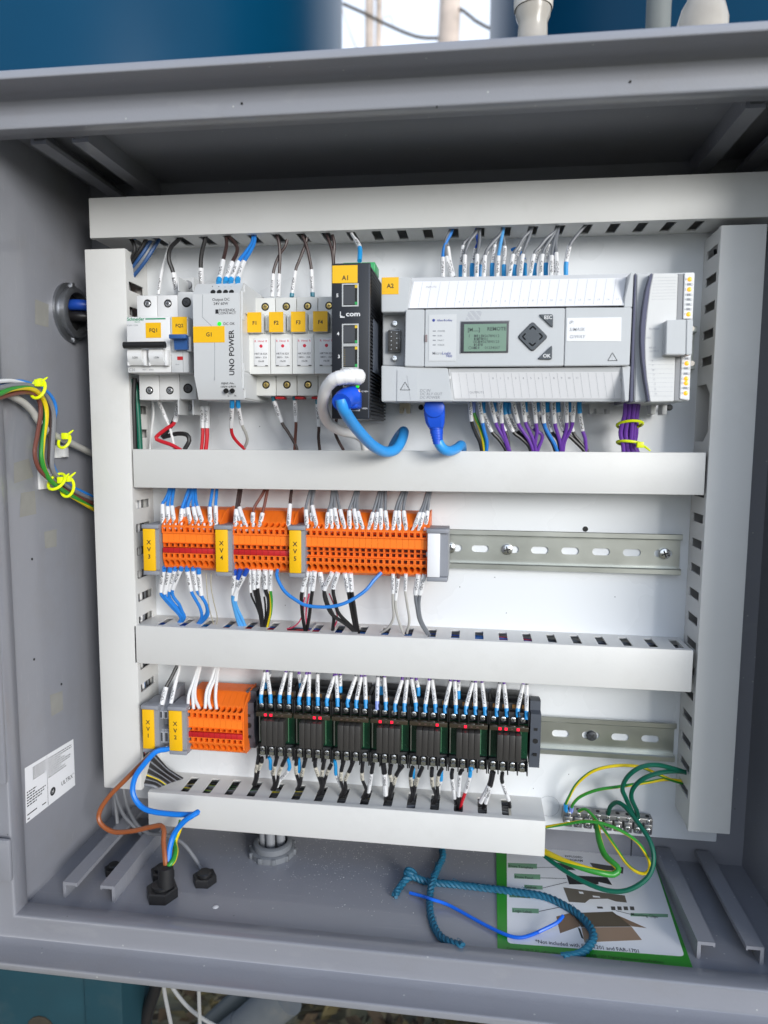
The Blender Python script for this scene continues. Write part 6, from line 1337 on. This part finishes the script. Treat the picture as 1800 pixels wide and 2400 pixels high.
mount('white square tie mount low on the left wall under the bundle',395,1775,135,230); mount('white tie mount on the left wall under the pale cable',520,1540,105,150)
# conduit hub with blue and black cables
p = atx('M',600,345,X0); T = thing('conduit_hub', 'metal conduit hub on the left wall with a blue cable passing through', 'conduit hub', p)
hubm = mat('hub_metal',(0.30,0.31,0.33),.35,metal=.9,var=.3,vscale=60); MB().lathe((X0,p.y,p.z),(1,0,0),[(26,0),(26,2.2),(23.5,3.2),(22,3.2),(22,8),(19.5,9.5),(17.5,9.5),(17,5.2),(17,1.2)],28).part('hub_ring', hubm, T)
MB().lathe((X0+1.0,p.y,p.z),(1,0,0),[(17,0),(16.9,.3)],24).part('bore', hole_black, T)
for k in range(2): a = math.pi*(k+.5); MB().bbox(X0+2,X0+5,p.y+24*math.cos(a)-2.2,p.y+24*math.cos(a)+2.2,p.z+24*math.sin(a)-2.2,p.z+24*math.sin(a)+2.2,.6).part('lug', hubm, T)
for lab_, dz, r, col, yb in (('thick blue cable from the conduit hub to behind the left duct',7,5.0,'navyc',-2),('black cable below the blue one in the conduit hub',-3,4.4,'black',0)):
    mm = mat('wire_navyc',(0.012,0.065,0.38),.4) if col == 'navyc' else wmat('black')
    MB().tube(smooth([Vector((X0-2.5,p.y,p.z+dz)),Vector((X0+12,p.y+2,p.z+dz)),Vector((X0+24,p.y+14,p.z+dz-1)),Vector((-20,-4,p.z+dz-4)) if False else Vector((X0+34,max(yb,p.y+20),p.z+dz-3)),Vector((-12,9,p.z+dz-6))]), r, 12).thing('cable', mm, lab_, 'cable', (X0,p.y,p.z+dz), 'cables in the conduit hub')

# ================================================================== FLOOR: GLANDS, ROPE, LEAFLET
def gland(lab_, c, x, y, r, h=7, sides=6, tower=0):
    p = atz(c,x,y,Z0); T = thing('cable_gland', lab_, 'cable gland', p, 'black cable glands in the floor')
    MB().lathe((p.x,p.y,Z0),(0,0,1),[(r,0.02),(r,h-1),(r*.94,h)],sides,ph=.35).part('locknut', black_plastic, T)
    MB().lathe((p.x,p.y,Z0+h),(0,0,1),[(r*.62,-.5),(r*.62,2),(r*.5,3)],18).part('collar', black_plastic, T)
    if tower: MB().lathe((p.x+3.5,p.y,Z0+h+1),(.03,0,1),[(r*.50,0),(r*.47,tower*.7),(r*.44,tower)],14).part('black_sheath', mat('sheath',(0.012,0.012,0.013),.6,bump=.4,bscale=900), T)
    return p
g1 = gland('large black hexagonal gland with a black cable sheath, nearest the front','L',665,555,13.5,9,6,17); g2 = gland('black gland just behind the large hexagonal gland','L',668,425,10.5,7); g3 = gland('black gland with a single grey cable, right of the large gland','L',940,462,10.5,7); g4 = gland('black gland between the two floor rails at the left','L',352,398,8.5,5)
wire('thin grey cable arching down into the right black gland','L','400,-240,0 430,-60,-8 470,40,-18 520,110,-26 590,150,-30 680,155,-36 790,205,-44 870,300,-50 915,380,-54 936,436,-56',-20,-56,1.7,'cabgrey','thin grey cables at the lower left',name='cable',cat='cable')
wire('thin grey cable slanting down behind the orange brown wire to the middle gland','L','340,-260,2 360,-120,-6 410,20,-18 470,90,-22 540,165,-26 610,270,-34 645,350,-40 660,410,-44',-14,-44,1.7,'cabgrey','thin grey cables at the lower left',name='cable',cat='cable')
wire('thin grey cable dropping straight between the floor rails','L','345,-250,3 358,-80,-6 372,60,-14 382,200,-20 386,330,-26 372,395,-30',-10,-30,1.7,'cabgrey','thin grey cables at the lower left',name='cable',cat='cable')
p = atz('L',1382,268,Z0); T = thing('conduit_fitting', 'round grey conduit fitting with grey cables under the lowest duct', 'conduit fitting', p); r = (atz('L',1528,268,Z0)-atz('L',1238,268,Z0)).length/2
MB().lathe((p.x,p.y,Z0),(0,0,1),[(r,.02),(r,5),(r*.92,6),(r*.85,6),(r*.85,11),(r*.78,12),(r*.66,12),(r*.64,3)],26).part('ring', mat('fitting_grey',(0.16,0.17,0.185),.5), T)
for k in range(10): a = k*math.pi/5; MB().bbox(p.x+r*.97*math.cos(a)-2,p.x+r*.97*math.cos(a)+2,p.y+r*.97*math.sin(a)-2,p.y+r*.97*math.sin(a)+2,Z0+.1,Z0+5.5,.5).part('lug', mat('fitting_grey',(0,0,0)), T)
for i, (dx, dy) in enumerate(((-9,2),(-1,-3),(7,3))):
    MB().tube(smooth([Vector((p.x+dx,p.y+dy,Z0+2)),Vector((p.x+dx-1,p.y+dy+1,Z0+22)),Vector((p.x+dx-3,min(-4,p.y+dy+4),Z0+50)),Vector((p.x+dx-4,min(-8,p.y+dy+2),-500))]),4.4,12).thing('cable', mat('wire_fitting',(0.24,0.25,0.27),.5), 'grey cable rising from the round conduit fitting, %s of three' % ('leftmost','middle one','rightmost')[i], 'cable', (p.x+dx,p.y+dy,Z0), 'cables in the conduit fitting')
rope_m = mat('rope_blue',(0.006,0.105,0.185),.55,var=.35,vscale=180,bump=.6,bscale=1500)
def rope(lab_, toks, r=2.7, knot=None):
    P = [atz(t[0],t[1],t[2],Z0+t[3]) for t in toks]; path = smooth(P, 1.4); acc = 0; T = thing('rope', lab_, 'rope', P[0], 'pieces of blue rope')
    fr = []; ref = Vector((0,0,1))
    for i, q in enumerate(path):
        t_ = (path[min(i+1,len(path)-1)]-path[max(i-1,0)]).normalized(); ref = (ref-t_*ref.dot(t_)).normalized(); acc += (path[i]-path[i-1]).length if i else 0; fr.append((q,ref.copy(),t_.cross(ref),acc))
    for s in range(3):
        MB().tube([q+(a*math.cos(.48*d+s*2.094)+b*math.sin(.48*d+s*2.094))*r*.58 for q,a,b,d in fr], r*.62, 6).part('strand', rope_m, T)
    rd = random.Random(len(toks)); fz = MB()
    for i in range(3, len(fr)-3, 5):
        if rd.random() < .6:
            q,a,b,d = fr[i]; w = (a*rd.uniform(-1,1)+b*rd.uniform(-1,1)).normalized(); fz.tube(smooth([q+w*r*.9,q+w*r*1.5+Vector((0,0,.5)),q+w*r*1.1+(fr[i+3][0]-q)]),.18,4)
    fz.part('fibres', rope_m, T)
    if knot:
        c = atz(*knot[:3],Z0+4.5); k = []
        for i in range(60):
            a = 2*math.pi*i/40; k.append(c+Vector((math.cos(a)*4.2+1.5*math.cos(2*a), math.sin(a*1.5)*2.6, math.sin(a)*4.6)))
        MB().tube(k, 2.0, 8).part('knot', rope_m, T)
rope('blue twisted rope piece lying front to back on the cabinet floor',[('O',925,60,2.4),('O',935,130,2.4),('O',905,200,2.4),('O',870,290,5.5),('O',852,380,2.4),('O',852,480,2.4),('O',875,575,2.4),('O',920,650,3.0),('O',990,690,5.0),('O',1065,710,7.5)])
rope('blue twisted rope with a knotted end curling over the leaflet',[('O',622,385,2.4),('O',660,325,2.4),('O',700,275,5.0),('O',740,262,6.0),('O',800,285,3.4),('O',865,300,2.4),('O',1000,312,2.4),('O',1200,335,2.4),('O',1400,360,3.2),('P',380,345,3.6),('P',500,398,3.6),('P',590,460,3.6),('P',645,525,3.6),('P',660,585,3.6),('P',622,645,3.8),('P',560,680,4.5),('P',480,690,6)],2.8,('O',715,255))
P = [atz(c,x,y,Z0+h) for c,x,y,h in (('O',720,366,2),('O',800,388,3),('O',862,408,6.0),('O',980,450,3),('O',1200,570,2),('O',1350,640,2.6),('O',1450,655,2.6),('O',1560,618,3),('P',350,545,4),('P',450,495,7),('P',487,455,9))]
MB().tube(smooth(P),1.35,8).thing('loose_wire', mat('loose_blue',(0.006,0.13,0.72),.35), 'loose bright blue wire lying across the floor and the leaflet', 'wire', P[0])
# leaflet
Zp = Z0+1.0
LT = thing('leaflet', 'green bordered instruction leaflet with diagrams lying on the cabinet floor at the right', 'leaflet', atz('P',600,400,Z0))
def lp(x, y, h=0): return atz('P',x,y,Zp+h)
cor = [lp(112,80),lp(106,760),lp(1235,770),lp(1010,150),lp(1000,80)]
def flat(pts, h0, h1, name, m_, par, curl=0):
    a = [Vector((v.x,v.y,Zp+h1)) for v in pts]; b = [Vector((v.x,v.y,Zp+h0)) for v in pts]; k = len(a); o = MB().add(a+b,[tuple(range(k)),tuple(range(2*k-1,k-1,-1))]+[(i,i+k,(i+1)%k+k,(i+1)%k) for i in range(k)]); bm = bmesh.new(); me = o.mesh('x',[]); bm.from_mesh(me); bpy.data.meshes.remove(me); bmesh.ops.recalc_face_normals(bm, faces=bm.faces[:])
    for v in bm.verts: v.co = v.co/MM
    return MB().bm(bm).part(name, m_, par)
bl3 = atz('P',112,645,Zp); tl3 = atz('P',118,105,Zp); tr3 = atz('P',1010,140,Zp); br3 = atz('P',1235,770,Zp)
yfr = -121.0; bl3 = Vector((bl3.x,yfr,Zp)); br3 = Vector((br3.x,yfr,Zp)); tl3 = Vector((bl3.x+3,tl3.y+14,Zp)); tr3 = Vector((tr3.x,tl3.y,Zp))
flat([bl3,br3,tr3,tl3],-.9,0,'page',mat('leaflet_green',(0.025,0.27,0.02),.4,var=.08),LT)
rp = round_poly([(lp(165,60).x,lp(165,60).y),(lp(168,612).x,lp(168,612).y),(lp(1182,688).x,lp(1182,688).y),(lp(1000,115).x,lp(1000,115).y+8),],4)
wp = flat([Vector((a,b,0)) for a,b in rp],.02,.12,'white_panel',paper,LT)
def ptx(m, t_, x, y, h, al='l', xs=1.0, ang=0.0):
    vs, fs = text_geo(t_); k = h/.69; x0 = min(v[0] for v in vs); x1 = max(v[0] for v in vs); o = lp(x,y); ox = 0 if al == 'l' else -(x1-x0)*k*xs/2
    m.add([Vector((o.x+(a-x0)*k*xs+ox,o.y+b*k*1.35,Zp+.3)) for a,b in vs], fs)
lab_m = mat('leaflet_tag',(0.18,0.36,0.22),.5); tx = MB()
for i, (x0_,y0_,x1_,y1_,t_) in enumerate(((172,153,338,186,'Front Template'),(208,214,357,248,'Front Panel'),(265,278,370,306,'Gasket'),(180,330,340,356,'DC Bracket'),(196,410,348,442,'Logo Label'),(873,440,1087,464,'Mounting Clips'))):
    flat([lp(x0_,y0_),lp(x1_,y0_+6),lp(x1_,y1_),lp(x0_,y1_-6)],.14,.2,'tag_box',lab_m,wp); ptx(tx,t_,x0_+6,y1_-9,2.5,'l',.95)
ptx(tx,'EXPLODED',500,120,2.2); ptx(tx,'DIAGRAM',505,140,2.4); ptx(tx,'*Not included with FAR-1201 and FAR-1701',330,612,2.9,'l',1.02)
for (xa,ya),(xb,yb) in (((338,178),(450,178)),((357,238),(505,242)),((370,296),(512,262)),((348,430),(470,405)),((873,446),(790,425))):
    a, b = lp(xa,ya,.25), lp(xb,yb,.25); n_ = Vector((-(b-a).y,(b-a).x,0)).normalized()*.3; tx.add([a-n_,b-n_,b+n_,a+n_],[(0,1,2,3)])
tx.part('printing', ink, wp)
tx = MB(); ptx(tx,'Copyright 2010 All rights reserved   DC Electronics',165,648,2.0,'l',1.1); ptx(tx,'FAR-1201 Digital Enclosure Specifications',640,688,2.0,'l',1.1); tx.part('printing', mat('green_print',(0.006,0.06,0.006),.5), LT)
dk_ = mat('print_black',(0.02,0.02,0.022),.4); bz_ = mat('print_bronze',(0.13,0.11,0.085),.4); br_ = mat('print_brown',(0.22,0.14,0.09),.5); br2 = mat('print_tan',(0.33,0.22,0.15),.5)
for pts, m_ in (([(448,150),(520,165),(560,196),(480,190)],dk_),([(640,152),(800,176),(800,200),(665,190)],mat('print_slate',(0.07,0.065,0.06),.5)),([(800,176),(832,178),(830,214),(806,212)],mat('print_slate',(0,0,0))),([(505,222),(740,236),(768,280),(690,262),(690,276),(522,276)],dk_),([(488,293),(840,340),(852,380),(790,374),(742,358),(640,360),(612,382),(520,376)],bz_),([(540,440),(770,432),(880,518),(590,520)],mat('print_dark_brown',(0.10,0.075,0.05),.5)),([(448,460),(545,436),(585,515),(470,556)],br_),([(770,440),(965,526),(880,516)],br_),([(592,522),(880,520),(938,594),(610,608)],br2),([(570,520),(585,530),(606,590),(592,582)],dk_)):
    flat([lp(*q) for q in pts],.14,.2,'diagram',m_,wp)
for pts in ([(575,317),(600,319),(606,331),(582,329)],[(655,340),(695,345),(700,352),(660,350)]): flat([lp(*q) for q in pts],.22,.26,'diagram',paper,wp)
for i in range(4): flat([lp(760+i*36,402),lp(784+i*36,403),lp(788+i*36,424),lp(764+i*36,423)],.14,.2,'diagram',mat('print_slate',(0,0,0)),wp)
flat([lp(680,403),lp(712,404),lp(716,415),lp(684,414)],.14,.2,'diagram',mat('print_slate',(0,0,0)),wp)
# chips and dust on the floor
m = MB(); rd = random.Random(21)
for i in range(900):
    x = rd.gauss(190,75); y = 12-abs(rd.gauss(0,1))*45
    if not (10 < x < 318 and y > -118) : continue
    s = rd.uniform(.15,.6)*(1.8 if rd.random() < .06 else 1); a = rd.uniform(0,3.14); z = Z0+.05
    m.add([(x+s*math.cos(a),y+s*math.sin(a),z),(x-s*math.sin(a)*.6,y+s*math.cos(a)*.6,z+.15),(x-s*math.cos(a),y-s*math.sin(a),z),(x+s*math.sin(a)*.6,y-s*math.cos(a)*.6,z+.1)],[(0,1,2),(0,2,3)])
p = atz('L',1010,624,Z0+.05); m.lathe((p.x,p.y,Z0+.02),(0,0,1),[(2.6,0),(2.0,.5),(.8,.7)],9)
m.thing('plastic_chips', white_plastic, 'white plastic chips and dust scattered on the cabinet floor', 'chips', (190,-40,Z0), kind='stuff')
